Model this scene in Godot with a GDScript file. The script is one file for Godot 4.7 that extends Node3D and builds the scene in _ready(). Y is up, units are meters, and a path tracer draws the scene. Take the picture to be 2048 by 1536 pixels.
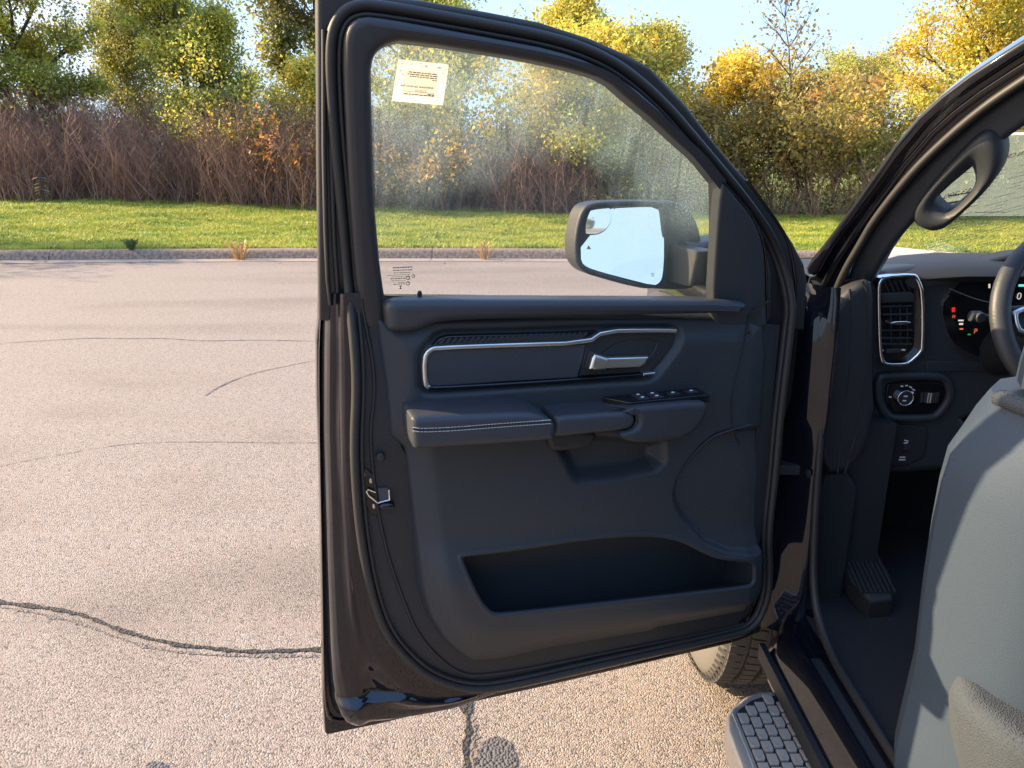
extends Node3D
# A parked pickup with its front door open, seen from beside the rear door. x right, y up, -z ahead (the way the truck points).

var M := {}
var rng := RandomNumberGenerator.new()
var names := {}

# ---------- mesh builder: shapes are collected as triangles (counter-clockwise outside), smoothed by angle ----------
class MB:
	var t := PackedVector3Array()
	var warp: Callable
	var flip := false
	func tri(a: Vector3, b: Vector3, c: Vector3) -> void:
		t.append(a); t.append(b); t.append(c)
	func quad(a: Vector3, b: Vector3, c: Vector3, d: Vector3) -> void:
		tri(a, b, c); tri(a, c, d)
	func loft(r: Array, closed := true, cap0 := false, cap1 := false) -> void:
		for i in r.size() - 1:
			var p: PackedVector3Array = r[i]
			var q: PackedVector3Array = r[i + 1]
			var n := p.size()
			for j in (n if closed else n - 1):
				var k := (j + 1) % n
				quad(p[j], p[k], q[k], q[j])
		if cap0: fan(r[0], true)
		if cap1: fan(r[r.size() - 1], false)
	func fan(p: PackedVector3Array, back: bool) -> void:
		var c := Vector3()
		for q in p: c += q
		c /= p.size()
		for j in p.size():
			var k := (j + 1) % p.size()
			if back: tri(c, p[k], p[j])
			else: tri(c, p[j], p[k])
	# a slab over a flat outline from height h0 up to h1 with a rounded upper edge
	func prism(poly: PackedVector2Array, h0: float, h1: float, bev := 0.0, steps := 3, back := true) -> void:
		var p := poly.duplicate()
		if area(p) < 0: p.reverse()
		var r := []
		r.append(lift(p, h0))
		if bev > 0:
			r.append(lift(p, h1 - bev))
			for k in range(1, steps + 1):
				var a := PI / 2 * k / steps
				r.append(lift(inset(p, bev * (1 - cos(a))), h1 - bev + bev * sin(a)))
		else:
			r.append(lift(p, h1))
		loft(r)
		flat(inset(p, bev) if bev > 0 else p, h1, false)
		if back: flat(p, h0, true)
	func flat(p: PackedVector2Array, h: float, back: bool) -> void:
		var u := PackedVector2Array()
		for q in p:
			if u.is_empty() or q.distance_to(u[u.size() - 1]) > 1e-5: u.append(q)
		if u[0].distance_to(u[u.size() - 1]) < 1e-5: u.remove_at(u.size() - 1)
		p = u
		var ix := Geometry2D.triangulate_polygon(p)
		if ix.is_empty():   # an outline that crosses itself is cleaned first
			var lo := p[0]; var hi := p[0]
			for q in p:
				lo = lo.min(q); hi = hi.max(q)
			var all := PackedVector2Array([lo - Vector2.ONE, Vector2(hi.x + 1, lo.y - 1), hi + Vector2.ONE, Vector2(lo.x - 1, hi.y + 1)])
			var clean := Geometry2D.intersect_polygons(p, all)
			p = PackedVector2Array()
			for part in clean:
				if absf(area(part)) < 1e-6: continue
				for k in Geometry2D.triangulate_polygon(part): ix.append(p.size() + k)
				p.append_array(part)
		if ix.is_empty():   # a fan from the middle
			var mid := Vector2()
			for q in p: mid += q / p.size()
			for i in p.size(): ix.append_array([i, (i + 1) % p.size(), p.size()])
			p.append(mid)
		for i in range(0, ix.size(), 3):
			var a := p[ix[i]]; var b := p[ix[i + 1]]; var c := p[ix[i + 2]]
			var ccw := (b - a).cross(c - a) > 0
			if ccw == back:
				var s := b; b = c; c = s
			tri(Vector3(a.x, a.y, h), Vector3(b.x, b.y, h), Vector3(c.x, c.y, h))
	static func area(p: PackedVector2Array) -> float:
		var s := 0.0
		for i in p.size(): s += p[i].cross(p[(i + 1) % p.size()])
		return s / 2
	static func lift(p: PackedVector2Array, h: float) -> PackedVector3Array:
		var o := PackedVector3Array()
		for q in p: o.append(Vector3(q.x, q.y, h))
		return o
	static func inset(p: PackedVector2Array, d: float) -> PackedVector2Array:
		var o := PackedVector2Array()
		var n := p.size()
		for i in n:
			var e0 := (p[i] - p[(i + n - 1) % n]).normalized()
			var e1 := (p[(i + 1) % n] - p[i]).normalized()
			var m := Vector2(-e0.y - e1.y, e0.x + e1.x)
			var l := maxf(m.length_squared() / 2, 0.35)
			o.append(p[i] + m / l * d)
		for k in 8:   # edges that the inset has turned round shrink to a point
			var bad := false
			for i in n:
				var j := (i + 1) % n
				if (o[j] - o[i]).dot(p[j] - p[i]) < -1e-12:
					var c := (o[i] + o[j]) / 2
					o[i] = c; o[j] = c
					bad = true
			if not bad: break
		return o
	func tube(path: PackedVector3Array, rx: float, ry: float, n := 8, up := Vector3.UP, closed := false, taper := 1.0) -> void:
		var r := []
		var c := path.size()
		for i in c:
			var a := path[(i + c - 1) % c] if closed or i > 0 else path[i]
			var b := path[(i + 1) % c] if closed or i < c - 1 else path[i]
			var d := (b - a).normalized()
			var s := up.cross(d).normalized()
			var v := d.cross(s)
			var k := lerpf(1.0, taper, float(i) / (c - 1))
			var ring := PackedVector3Array()
			for j in n:
				var w := TAU * j / n
				ring.append(path[i] + s * cos(w) * rx * k + v * sin(w) * ry * k)
			r.append(ring)
		if closed: r.append(r[0])
		loft(r, true, not closed, not closed)
	func box(lo: Vector3, hi: Vector3, bev := 0.0) -> void:
		prism(PackedVector2Array([Vector2(lo.x, lo.y), Vector2(hi.x, lo.y), Vector2(hi.x, hi.y), Vector2(lo.x, hi.y)]), lo.z, hi.z, bev, 2)
	func lathe(prof: PackedVector2Array, n: int, c: Vector3, axis_x := true) -> void:   # prof: (along axis, radius)
		var r := []
		for q in prof:
			var ring := PackedVector3Array()
			for j in n:
				var w := TAU * j / n
				ring.append(c + (Vector3(q.x, sin(w) * q.y, -cos(w) * q.y) if axis_x else Vector3(cos(w) * q.y, q.x, -sin(w) * q.y)))
			r.append(ring)
		loft(r)
	func build(deg := 38.0) -> ArrayMesh:
		var n := t.size()
		if warp.is_valid():
			for i in n: t[i] = warp.call(t[i])
		var fn := PackedVector3Array(); fn.resize(n / 3)
		var at := {}
		for i in n / 3:
			var x := (t[i * 3 + 1] - t[i * 3]).cross(t[i * 3 + 2] - t[i * 3])
			fn[i] = -x if flip else x
			for k in 3:
				var key := Vector3i((t[i * 3 + k] * 20000.0).round())
				if at.has(key): at[key].append(i)
				else: at[key] = [i]
		var lim := cos(deg_to_rad(deg))
		var vs := PackedVector3Array(); vs.resize(n)
		var ns := PackedVector3Array(); ns.resize(n)
		for i in n / 3:
			var me := fn[i].normalized()
			for k in 3:
				var s := Vector3()
				for j in at[Vector3i((t[i * 3 + k] * 20000.0).round())]:
					if fn[j].normalized().dot(me) > lim: s += fn[j]
				var o = i * 3 + ([0, 1, 2][k] if flip else [0, 2, 1][k])
				vs[o] = t[i * 3 + k]
				ns[o] = s.normalized() if s.length_squared() > 1e-20 else me
		var a := []; a.resize(Mesh.ARRAY_MAX)
		a[Mesh.ARRAY_VERTEX] = vs; a[Mesh.ARRAY_NORMAL] = ns
		var m := ArrayMesh.new()
		m.add_surface_from_arrays(Mesh.PRIMITIVE_TRIANGLES, a)
		return m

func p2(a: Array) -> PackedVector2Array:
	var o := PackedVector2Array()
	for i in range(0, a.size(), 2): o.append(Vector2(a[i], a[i + 1]))
	return o

func chaikin(p: PackedVector2Array, times := 2, closed := true) -> PackedVector2Array:
	for k in times:
		var o := PackedVector2Array()
		var n := p.size()
		if not closed: o.append(p[0])
		for i in (n if closed else n - 1):
			var a := p[i]; var b := p[(i + 1) % n]
			o.append(a.lerp(b, 0.25)); o.append(a.lerp(b, 0.75))
		if not closed: o.append(p[n - 1])
		p = o
	return p

func densify(p: PackedVector2Array, k: int) -> PackedVector2Array:
	var o := PackedVector2Array()
	for i in p.size() - 1:
		for j in k: o.append(p[i].lerp(p[i + 1], float(j) / k))
	o.append(p[p.size() - 1])
	return o

func lift3(p: PackedVector2Array, h: float) -> PackedVector3Array:
	return MB.lift(p, h)

func smooth3(p: PackedVector3Array, times := 2) -> PackedVector3Array:
	for k in times:
		var o := PackedVector3Array([p[0]])
		for i in p.size() - 1:
			o.append(p[i].lerp(p[i + 1], 0.25)); o.append(p[i].lerp(p[i + 1], 0.75))
		o.append(p[p.size() - 1])
		p = o
	return p

func sd(p: Vector2, poly: PackedVector2Array) -> float:   # signed distance, positive inside
	var d := 1e9
	var inside := false
	var n := poly.size()
	var j := n - 1
	for i in n:
		var a := poly[i]; var b := poly[j]
		var e := b - a; var w := p - a
		var q := w - e * clampf(w.dot(e) / e.length_squared(), 0, 1)
		d = minf(d, q.length_squared())
		if (a.y > p.y) != (b.y > p.y) and p.x < (b.x - a.x) * (p.y - a.y) / (b.y - a.y) + a.x: inside = not inside
		j = i
	return sqrt(d) if inside else -sqrt(d)

func ss(a: float, b: float, x: float) -> float:
	return smoothstep(a, b, x)

# ---------- things, parts, names ----------
func numbered(n: String, under: Node) -> String:
	var key := "%d/%s" % [under.get_instance_id(), n]
	var k: int = names.get(key, 0)
	names[key] = k + 1
	return n if k == 0 else "%s_%03d" % [n, k]

func tag(o: Node, label: String, category := "", group := "", kind := "") -> Node:
	if label: o.set_meta("label", label)
	if category: o.set_meta("category", category)
	if group: o.set_meta("group", group)
	if kind: o.set_meta("kind", kind)
	return o

func thing(called: String, label: String, category: String, at := Vector3.ZERO, group := "") -> Node3D:
	var o := Node3D.new()
	o.name = numbered(called, self)
	o.position = at
	add_child(o, true)
	tag(o, label, category, group)
	return o

func node(parent: Node, called: String, at := Vector3.ZERO) -> Node3D:
	var o := Node3D.new()
	o.name = numbered(called, parent)
	o.position = at
	parent.add_child(o, true)
	return o

func put(parent: Node, called: String, mesh: Mesh, mat: Material, at := Vector3.ZERO) -> MeshInstance3D:
	var o := MeshInstance3D.new()
	o.name = numbered(called, parent)
	o.mesh = mesh
	o.material_override = mat
	o.position = at
	parent.add_child(o, true)
	return o

func stuff(o: Node) -> Node:   # many small pieces in one part
	o.set_meta("kind", "stuff")
	return o

func many(parent: Node, called: String, mesh: Mesh, mat: Material, xf: Array, cols: Array = []) -> MultiMeshInstance3D:
	var mm := MultiMesh.new()
	mm.transform_format = MultiMesh.TRANSFORM_3D
	mm.use_colors = cols.size() > 0
	mm.mesh = mesh
	mm.instance_count = xf.size()
	for i in xf.size():
		mm.set_instance_transform(i, xf[i])
		if cols.size() > 0: mm.set_instance_color(i, cols[i])
	var o := MultiMeshInstance3D.new()
	o.name = numbered(called, parent)
	o.multimesh = mm
	o.material_override = mat
	parent.add_child(o, true)
	o.set_meta("kind", "stuff")
	return o

func words(parent: Node, called: String, text: String, size: float, xf: Transform3D, mat: Material, bold := false) -> MeshInstance3D:
	var tm := TextMesh.new()
	var f := SystemFont.new()
	f.font_names = PackedStringArray(["Droid Sans"])
	if bold: f.font_weight = 700
	tm.font = f
	tm.text = text
	tm.font_size = 48
	tm.pixel_size = size / 48.0
	tm.depth = 0.0004
	tm.curve_step = 2.0
	var o := put(parent, called, tm, mat)
	o.transform = xf
	return o

# ---------- materials ----------
func lin(r: float, g: float, b: float, a := 1.0) -> Color:
	var c := Color(r, g, b).linear_to_srgb()
	c.a = a
	return c

func mat(called: String, r: float, g: float, b: float, rough: float, metal := 0.0) -> StandardMaterial3D:
	var m := StandardMaterial3D.new()
	m.resource_name = called
	m.albedo_color = lin(r, g, b)
	m.roughness = rough
	m.metallic = metal
	M[called] = m
	return m

func noise_tex(size: int, freq: float, type: int, seed_: int, normal := 0.0, ramp: Gradient = null, octaves := 3) -> NoiseTexture2D:
	var n := FastNoiseLite.new()
	n.noise_type = type
	n.seed = seed_
	n.frequency = freq
	n.fractal_octaves = octaves
	if type == FastNoiseLite.TYPE_CELLULAR:
		n.cellular_return_type = FastNoiseLite.RETURN_DISTANCE
		n.fractal_type = FastNoiseLite.FRACTAL_NONE if octaves < 2 else FastNoiseLite.FRACTAL_FBM
	var t := NoiseTexture2D.new()
	t.width = size; t.height = size
	t.seamless = true
	t.noise = n
	if normal > 0:
		t.as_normal_map = true
		t.bump_strength = normal
	if ramp: t.color_ramp = ramp
	return t

func ramp(cols: Array, at: Array) -> Gradient:
	var g := Gradient.new()
	g.offsets = PackedFloat32Array(at)
	g.colors = PackedColorArray(cols)
	return g

func grain(m: StandardMaterial3D, tex: Texture2D, scale: float, strength: float, world := false) -> StandardMaterial3D:
	m.normal_enabled = true
	m.normal_texture = tex
	m.normal_scale = strength
	m.uv1_triplanar = true
	m.uv1_world_triplanar = world
	m.uv1_scale = Vector3.ONE * scale
	return m

func make_materials() -> void:
	var fine := noise_tex(512, 0.06, FastNoiseLite.TYPE_CELLULAR, 3, 6.0, null, 1)
	var leather := noise_tex(512, 0.035, FastNoiseLite.TYPE_CELLULAR, 9, 8.0, null, 2)
	var weave := noise_tex(512, 0.12, FastNoiseLite.TYPE_SIMPLEX, 5, 8.0)
	var soft := noise_tex(512, 0.012, FastNoiseLite.TYPE_SIMPLEX, 21, 10.0)
	# gloss body paint: near black with a blue cast under clear coat
	var paint := mat("body_paint", 0.005, 0.006, 0.010, 0.32)
	paint.clearcoat_enabled = true; paint.clearcoat = 1.0; paint.clearcoat_roughness = 0.03
	paint.metallic_specular = 0.15
	grain(paint, soft, 3.0, 0.05)
	grain(mat("trim_plastic", 0.023, 0.028, 0.034, 0.55), fine, 14.0, 0.22)
	grain(mat("trim_dark", 0.015, 0.017, 0.020, 0.6), fine, 14.0, 0.2)
	grain(mat("soft_vinyl", 0.031, 0.036, 0.044, 0.5), leather, 11.0, 0.25)
	grain(mat("frame_vinyl", 0.020, 0.021, 0.024, 0.5), fine, 16.0, 0.15)
	mat("rubber", 0.020, 0.020, 0.020, 0.55)
	mat("piano_black", 0.006, 0.007, 0.009, 0.12)
	grain(mat("satin_silver", 0.74, 0.74, 0.72, 0.34, 1.0), fine, 20.0, 0.05)
	mat("chrome", 0.80, 0.81, 0.83, 0.08, 1.0)
	mat("zinc", 0.55, 0.56, 0.58, 0.3, 1.0)
	mat("white_paint_mark", 0.55, 0.56, 0.58, 0.7)
	mat("thread", 0.40, 0.41, 0.42, 0.8)
	mat("print_white", 0.62, 0.64, 0.66, 0.7)
	mat("print_dark", 0.06, 0.06, 0.06, 0.8)
	mat("print_grey", 0.22, 0.21, 0.20, 0.8)
	mat("mirror_glass", 0.74, 0.80, 0.80, 0.015, 1.0)
	grain(mat("mirror_plastic", 0.018, 0.021, 0.023, 0.5), weave, 9.0, 0.35)
	grain(mat("seat_cloth", 0.029, 0.048, 0.074, 0.75), weave, 9.0, 0.4)
	M.seat_cloth.rim_enabled = true; M.seat_cloth.rim = 0.06
	grain(mat("seat_pile", 0.046, 0.058, 0.070, 0.9), weave, 4.0, 0.9)
	M.seat_pile.rim_enabled = true; M.seat_pile.rim = 0.12
	grain(mat("carpet", 0.015, 0.016, 0.019, 0.95), weave, 6.0, 0.9)
	grain(mat("tyre_rubber", 0.045, 0.043, 0.042, 0.8), fine, 10.0, 0.4)
	grain(mat("tyre_wall", 0.10, 0.094, 0.085, 0.85), fine, 10.0, 0.4)
	mat("wheel_alloy", 0.58, 0.56, 0.52, 0.35, 0.7)
	grain(mat("step_plastic", 0.34, 0.305, 0.265, 0.45), fine, 8.0, 0.3)
	grain(mat("step_rim", 0.66, 0.65, 0.63, 0.30, 0.7), fine, 8.0, 0.2)
	var paper := mat("paper", 0.80, 0.78, 0.70, 0.8)
	paper.backlight_enabled = true; paper.backlight = Color(1.0, 0.99, 0.94)
	paper.cull_mode = BaseMaterial3D.CULL_DISABLED
	mat("paper_tint", 0.72, 0.68, 0.58, 0.8)
	M.paper_tint.backlight_enabled = true; M.paper_tint.backlight = Color(1.0, 0.95, 0.82)
	mat("paper_pattern", 0.70, 0.69, 0.66, 0.8)
	var gl := mat("window_glass", 0.75, 0.86, 0.84, 0.0)
	gl.transparency = BaseMaterial3D.TRANSPARENCY_ALPHA
	gl.albedo_color.a = 0.06
	var st := mat("clear_sticker", 0.62, 0.70, 0.66, 0.6)
	st.transparency = BaseMaterial3D.TRANSPARENCY_ALPHA
	st.albedo_color.a = 0.20
	st.backlight_enabled = true; st.backlight = Color(0.9, 1.0, 0.92)
	# lit marks of the instrument screen
	for e in [["screen_white", Color(0.9, 0.85, 0.8)], ["screen_red", Color(0.95, 0.12, 0.12)], ["screen_amber", Color(0.95, 0.45, 0.3)], ["screen_green", Color(0.1, 0.6, 0.25)], ["screen_teal", Color(0.5, 0.95, 0.9)]]:
		var m := mat(e[0], 0.02, 0.02, 0.02, 0.5)
		m.emission_enabled = true; m.emission = e[1]; m.emission_energy_multiplier = 0.35
	# asphalt: worn pale aggregate
	var g := ramp([lin(0.088, 0.076, 0.066), lin(0.178, 0.148, 0.126), lin(0.238, 0.200, 0.169), lin(0.272, 0.220, 0.182), lin(0.268, 0.230, 0.200), lin(0.36, 0.312, 0.272)], [0.0, 0.15, 0.40, 0.6, 0.82, 1.0])
	var asph := mat("asphalt", 1, 1, 1, 0.85)
	asph.albedo_texture = noise_tex(1024, 0.125, FastNoiseLite.TYPE_CELLULAR, 12, 0, g, 1)
	(asph.albedo_texture as NoiseTexture2D).noise.cellular_return_type = FastNoiseLite.RETURN_CELL_VALUE
	var pebbles := noise_tex(1024, 0.125, FastNoiseLite.TYPE_CELLULAR, 12, 6.0, null, 1)
	pebbles.invert = true
	grain(asph, pebbles, 1.0, 0.75, true)
	asph.uv1_scale = Vector3.ONE * 1.45
	asph.vertex_color_use_as_albedo = true
	var tar := mat("crack_fill", 0.035, 0.034, 0.032, 0.9)
	grain(tar, noise_tex(512, 0.05, FastNoiseLite.TYPE_CELLULAR, 14, 14.0, null, 2), 3.0, 1.0, true)
	grain(mat("crack_edge", 0.15, 0.13, 0.115, 0.9), M.crack_fill.normal_texture, 3.0, 1.0, true)
	grain(mat("oil_stain", 0.085, 0.082, 0.085, 0.8), asph.normal_texture, 0.93, 1.0, true)
	var conc := mat("kerb_concrete", 1, 1, 1, 0.85)
	conc.albedo_texture = noise_tex(512, 0.02, FastNoiseLite.TYPE_SIMPLEX, 31, 0, ramp([lin(0.10, 0.068, 0.048), lin(0.21, 0.152, 0.110), lin(0.32, 0.245, 0.18)], [0.1, 0.5, 0.95]), 5)
	grain(conc, fine, 1.3, 0.4, true)
	grain(mat("gutter_concrete", 0.26, 0.215, 0.175, 0.85), fine, 2.0, 0.4, true)
	var soil := mat("turf_soil", 1, 1, 1, 0.95)
	soil.albedo_texture = noise_tex(512, 0.03, FastNoiseLite.TYPE_SIMPLEX, 41, 0, ramp([lin(0.10, 0.14, 0.018), lin(0.20, 0.26, 0.03), lin(0.26, 0.27, 0.07)], [0.2, 0.6, 1.0]), 4)
	soil.uv1_triplanar = true; soil.uv1_world_triplanar = true; soil.uv1_scale = Vector3.ONE * 0.4
	for e in [["grass_blade", 0.7], ["leaf", 0.9]]:
		var m := mat(e[0], 1, 1, 1, 0.55)
		m.vertex_color_use_as_albedo = true
		m.backlight_enabled = true
		m.backlight = Color(e[1], e[1], e[1])
	grain(mat("bark", 0.10, 0.085, 0.07, 0.9), leather, 5.0, 0.8)
	var tw := mat("twig", 1, 1, 1, 0.85)
	tw.vertex_color_use_as_albedo = true

# ---------- the place ----------
func kerb_z(x: float) -> float:
	return -12.22 + 0.0075 * (x + 2.0) * (x + 2.0) if absf(x + 2.0) < 22.0 else -12.22 + 3.63

func hedge_z(x: float) -> float:
	return lerpf(-19.9, -17.3, clampf((x + 17.0) / 25.0, 0, 1)) + 0.25 * sin(x * 0.9) + 0.12 * sin(x * 2.7 + 1.0)

func turf_y(x: float, z: float) -> float:
	var s := clampf((kerb_z(x) - 0.55 - z) / 7.0, 0.0, 3.0)
	return 0.14 + (lerpf(0.40, 0.10, ss(-17.0, 9.0, x))) * (ss(0.0, 1.0, s) + maxf(s - 1.0, 0.0) * 0.3) + 0.02 * sin(x * 1.7 + z) * minf(s * 4.0, 1.0)

func sheet(xs: Array, zs: Array, hf: Callable, cf: Callable) -> ArrayMesh:
	var v := PackedVector3Array(); var nn := PackedVector3Array(); var c := PackedColorArray(); var ix := PackedInt32Array()
	for z in zs:
		for x in xs:
			var h: float = hf.call(x, z)
			v.append(Vector3(x, h, z))
			nn.append(Vector3(hf.call(x - 0.1, z) - hf.call(x + 0.1, z), 0.2, hf.call(x, z - 0.1) - hf.call(x, z + 0.1)).normalized())
			c.append(cf.call(x, z))
	var w := xs.size()
	for j in zs.size() - 1:
		for i in w - 1:
			var a := j * w + i
			ix.append_array([a, a + 1, a + w, a + 1, a + w + 1, a + w])
	var arr := []; arr.resize(Mesh.ARRAY_MAX)
	arr[Mesh.ARRAY_VERTEX] = v; arr[Mesh.ARRAY_NORMAL] = nn; arr[Mesh.ARRAY_COLOR] = c; arr[Mesh.ARRAY_INDEX] = ix
	var m := ArrayMesh.new()
	m.add_surface_from_arrays(Mesh.PRIMITIVE_TRIANGLES, arr)
	return m

func steps(a: float, b: float, d: float) -> Array:
	var o := []
	var n := int(ceil((b - a) / d))
	for i in n + 1: o.append(lerpf(a, b, float(i) / n))
	return o

func ribbon(called: String, parent: Node, line: PackedVector2Array, width: float, m: Material, y: float, rough := 0.5, step := 0.012) -> void:
	# an irregular strip lying on the asphalt along a line of (x, z) points
	var path := chaikin(line, 2, false)
	var n1 := FastNoiseLite.new(); n1.seed = 77 + int(width * 1000.0); n1.frequency = 9.0
	var n2 := FastNoiseLite.new(); n2.seed = 5; n2.frequency = 45.0
	var mb := MB.new()
	var last := []
	for i in path.size() - 1:
		var a := path[i]; var b := path[i + 1]
		var k := maxi(1, int(a.distance_to(b) / step))
		for j in k:
			var p := a.lerp(b, float(j) / k)
			var d := (b - a).normalized()
			var s := Vector2(-d.y, d.x)
			var w := width * (1.0 + rough * n1.get_noise_2d(p.x, p.y) * 1.6)
			var e0 := w * (0.5 + rough * n2.get_noise_2d(p.x, p.y))
			var e1 := w * (0.5 + rough * n2.get_noise_2d(p.x + 40.0, p.y))
			var q := [Vector3(p.x + s.x * e0, y, p.y + s.y * e0), Vector3(p.x - s.x * e1, y, p.y - s.y * e1)]
			if last.size(): mb.quad(last[0], q[0], q[1], last[1])
			last = q
	mb.flip = true
	put(parent, called, mb.build(80.0), m)

func blob(line: PackedVector2Array, y: float, sd_: int) -> ArrayMesh:
	var n := FastNoiseLite.new(); n.seed = sd_; n.frequency = 6.0
	var p := chaikin(line, 3)
	var c := Vector2()
	for q in p: c += q / p.size()
	for i in p.size(): p[i] = c + (p[i] - c) * (1.0 + 0.5 * n.get_noise_2dv(p[i]))
	var mb := MB.new()
	mb.warp = func(a: Vector3) -> Vector3: return Vector3(a.x, a.z, -a.y)
	for i in p.size(): p[i].y = -p[i].y
	mb.flat(p, y, false)
	return mb.build()

func build_ground() -> void:
	var n := FastNoiseLite.new(); n.seed = 4; n.frequency = 1.0; n.fractal_octaves = 4
	var n2 := FastNoiseLite.new(); n2.seed = 8; n2.frequency = 2.4; n2.fractal_octaves = 3
	var tone := func(x: float, z: float) -> Color:
		var far := ss(3.0, 8.0, -z)
		var a := n.get_noise_2d(x * lerpf(0.9, 0.12, far), z * lerpf(0.9, 0.8, far)) * 0.34
		var b := n2.get_noise_2d(x * 0.35, z) * 0.12
		var c := n.get_noise_2d(x * 0.15 + 50.0, z * 0.15) * 0.25
		var k := clampf(1.0 + a + b * (1.0 - far * 0.5) + c, 0.5, 1.4)
		return Color(k, k * 0.99, k * 0.975)
	var xs := [-400.0, -120.0, -50.0, -25.0] + steps(-18.0, 14.0, 0.2) + [25.0, 50.0, 120.0, 400.0]
	var zs := [-15.0] + steps(-13.0, 3.0, 0.1) + [6.0, 12.0, 30.0, 80.0, 200.0, 500.0]
	var road := put(self, "road", sheet(xs, zs, func(_x: float, _z: float) -> float: return 0.0, tone), M.asphalt)
	tag(road, "pale worn asphalt of the parking lot with dark cracks", "", "", "structure")
	ribbon("crack", road, p2([-2.0645, -2.5851, -1.911, -2.5235, -1.7646, -2.4969, -1.6391, -2.4708, -1.4994, -2.4137, -1.3769, -2.3468, -1.2704, -2.3059, -1.1498, -2.2661, -1.022, -2.2438, -0.8795, -2.222, -0.782, -2.2329, -0.6485, -2.2383, -0.4476, -2.2494, -0.2102, -2.2494]), 0.017, M.crack_fill, 0.004, 0.6)
	ribbon("crack_edge", road, p2([-2.0367, -2.5437, -1.8941, -2.4969, -1.7194, -2.4515, -1.5434, -2.3951, -1.3541, -2.3001, -1.2082, -2.2438, -1.062, -2.2166, -0.941, -2.2058, -0.7742, -2.2058, -0.6394, -2.2005]), 0.014, M.crack_edge, 0.002, 0.8)
	ribbon("crack", road, p2([-0.1406, -2.0352, -0.1385, -1.9446, -0.125, -1.8604, -0.132, -1.7818, -0.1196, -1.7083, -0.1184, -1.6395]), 0.020, M.crack_fill, 0.004, 0.7)
	ribbon("crack_edge", road, p2([-0.1312, -2.0352, -0.1228, -1.9018, -0.1086, -1.8204, -0.1114, -1.7083, -0.1026, -1.6395]), 0.026, M.crack_edge, 0.002, 0.9)
	ribbon("crack", road, p2([-4.695, -6.6134, -4.5547, -6.67, -4.1767, -6.7861, -3.8674, -6.8858, -3.4817, -6.8456, -3.1257, -6.8657, -2.8054, -6.747, -2.375, -6.8059, -1.7264, -6.747, -1.1837, -6.7276]), 0.012, M.crack_edge, 0.004, 0.6, 0.03)
	ribbon("crack", road, p2([-2.1338, -5.1078, -2.1178, -5.3504, -2.0047, -5.6709, -1.8297, -5.8597, -1.5738, -6.1086, -1.2677, -6.2237]), 0.010, M.crack_edge, 0.004, 0.6, 0.02)
	ribbon("crack", road, p2([-2.8175, -3.7792, -2.7007, -3.89, -2.5024, -4.0218, -2.3125, -4.1457, -2.1078, -4.2022, -1.7616, -4.2103, -1.4648, -4.194, -1.116, -4.194]), 0.005, M.crack_edge, 0.004, 0.8, 0.015)
	put(road, "stain", blob(p2([-0.0969, -1.7818, -0.0629, -1.8204, -0.0129, -1.8244, 0.0226, -1.7913, 0.0082, -1.7083, -0.0526, -1.6907, -0.1014, -1.7262]), 0.003, 3), M.oil_stain)
	put(road, "stain", blob(p2([-1.014, -1.7299, -0.9983, -1.7408, -0.9562, -1.739, -0.9301, -1.7262, -0.9353, -1.6907, -0.9825, -1.6907]), 0.003, 5), M.oil_stain)
	# kerb: a poured gutter pan and kerb in lengths with open joints
	var kerb := node(self, "kerb")
	tag(kerb, "pale concrete kerb and gutter in poured lengths along the lot edge", "", "", "structure")
	var x := -22.65
	while x < 16.0:
		var r := []; var g := []
		for i in 13:
			var xx := x + 0.006 + (3.05 - 0.012) * i / 12.0
			var z := kerb_z(xx)
			g.append(PackedVector3Array([Vector3(xx, 0.006, z), Vector3(xx, 0.006, z - 0.36)]))
			r.append(PackedVector3Array([Vector3(xx, -0.02, z - 0.34), Vector3(xx, 0.012, z - 0.345), Vector3(xx, 0.10, z - 0.40), Vector3(xx, 0.128, z - 0.42), Vector3(xx, 0.143, z - 0.455), Vector3(xx, 0.146, z - 0.50), Vector3(xx, 0.146, z - 0.60), Vector3(xx, 0.0, z - 0.62)]))
		var mb := MB.new()
		mb.flip = true
		mb.loft(r, true, true, true)
		put(kerb, "kerb_length", mb.build(), M.kerb_concrete)
		var mg := MB.new(); mg.flip = true
		mg.loft(g, false)
		put(kerb, "gutter_pan", mg.build(), M.gutter_concrete)
		x += 3.05
	# grass verge
	var turf := put(self, "grass_verge", sheet([-400.0, -100.0, -40.0] + steps(-26.0, 20.0, 0.5) + [40.0, 100.0, 400.0], [-400.0, -100.0, -45.0] + steps(-32.0, -12.2, 0.2), func(xx: float, z: float) -> float: return turf_y(xx, z) if z < kerb_z(xx) - 0.56 else -0.05, func(_x: float, _z: float) -> Color: return Color.WHITE), M.turf_soil)
	tag(turf, "mown grass bank rising from the kerb to the thicket", "", "", "structure")
	var tuft := MB.new()
	rng.seed = 100
	for i in 6:
		var a := rng.randf() * TAU
		var o := Vector3(cos(a), 0, sin(a)) * rng.randf_range(0.0, 0.035)
		var d := Vector3(cos(a + rng.randf_range(-1, 1)), 0, sin(a + rng.randf_range(-1, 1)))
		var sx := Vector3(-d.z, 0, d.x) * 0.006
		var h := rng.randf_range(0.06, 0.11)
		var tip := o + d * h * rng.randf_range(0.3, 0.7) + Vector3(0, h, 0)
		var mid := o + d * h * 0.15 + Vector3(0, h * 0.55, 0)
		tuft.quad(o - sx, o + sx, mid + sx * 0.8, mid - sx * 0.8)
		tuft.tri(mid - sx * 0.8, mid + sx * 0.8, tip)
	var tm := tuft.build(60.0)
	var xf := []; var cols := []
	var gn := FastNoiseLite.new(); gn.seed = 61; gn.frequency = 0.9; gn.fractal_octaves = 3
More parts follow.
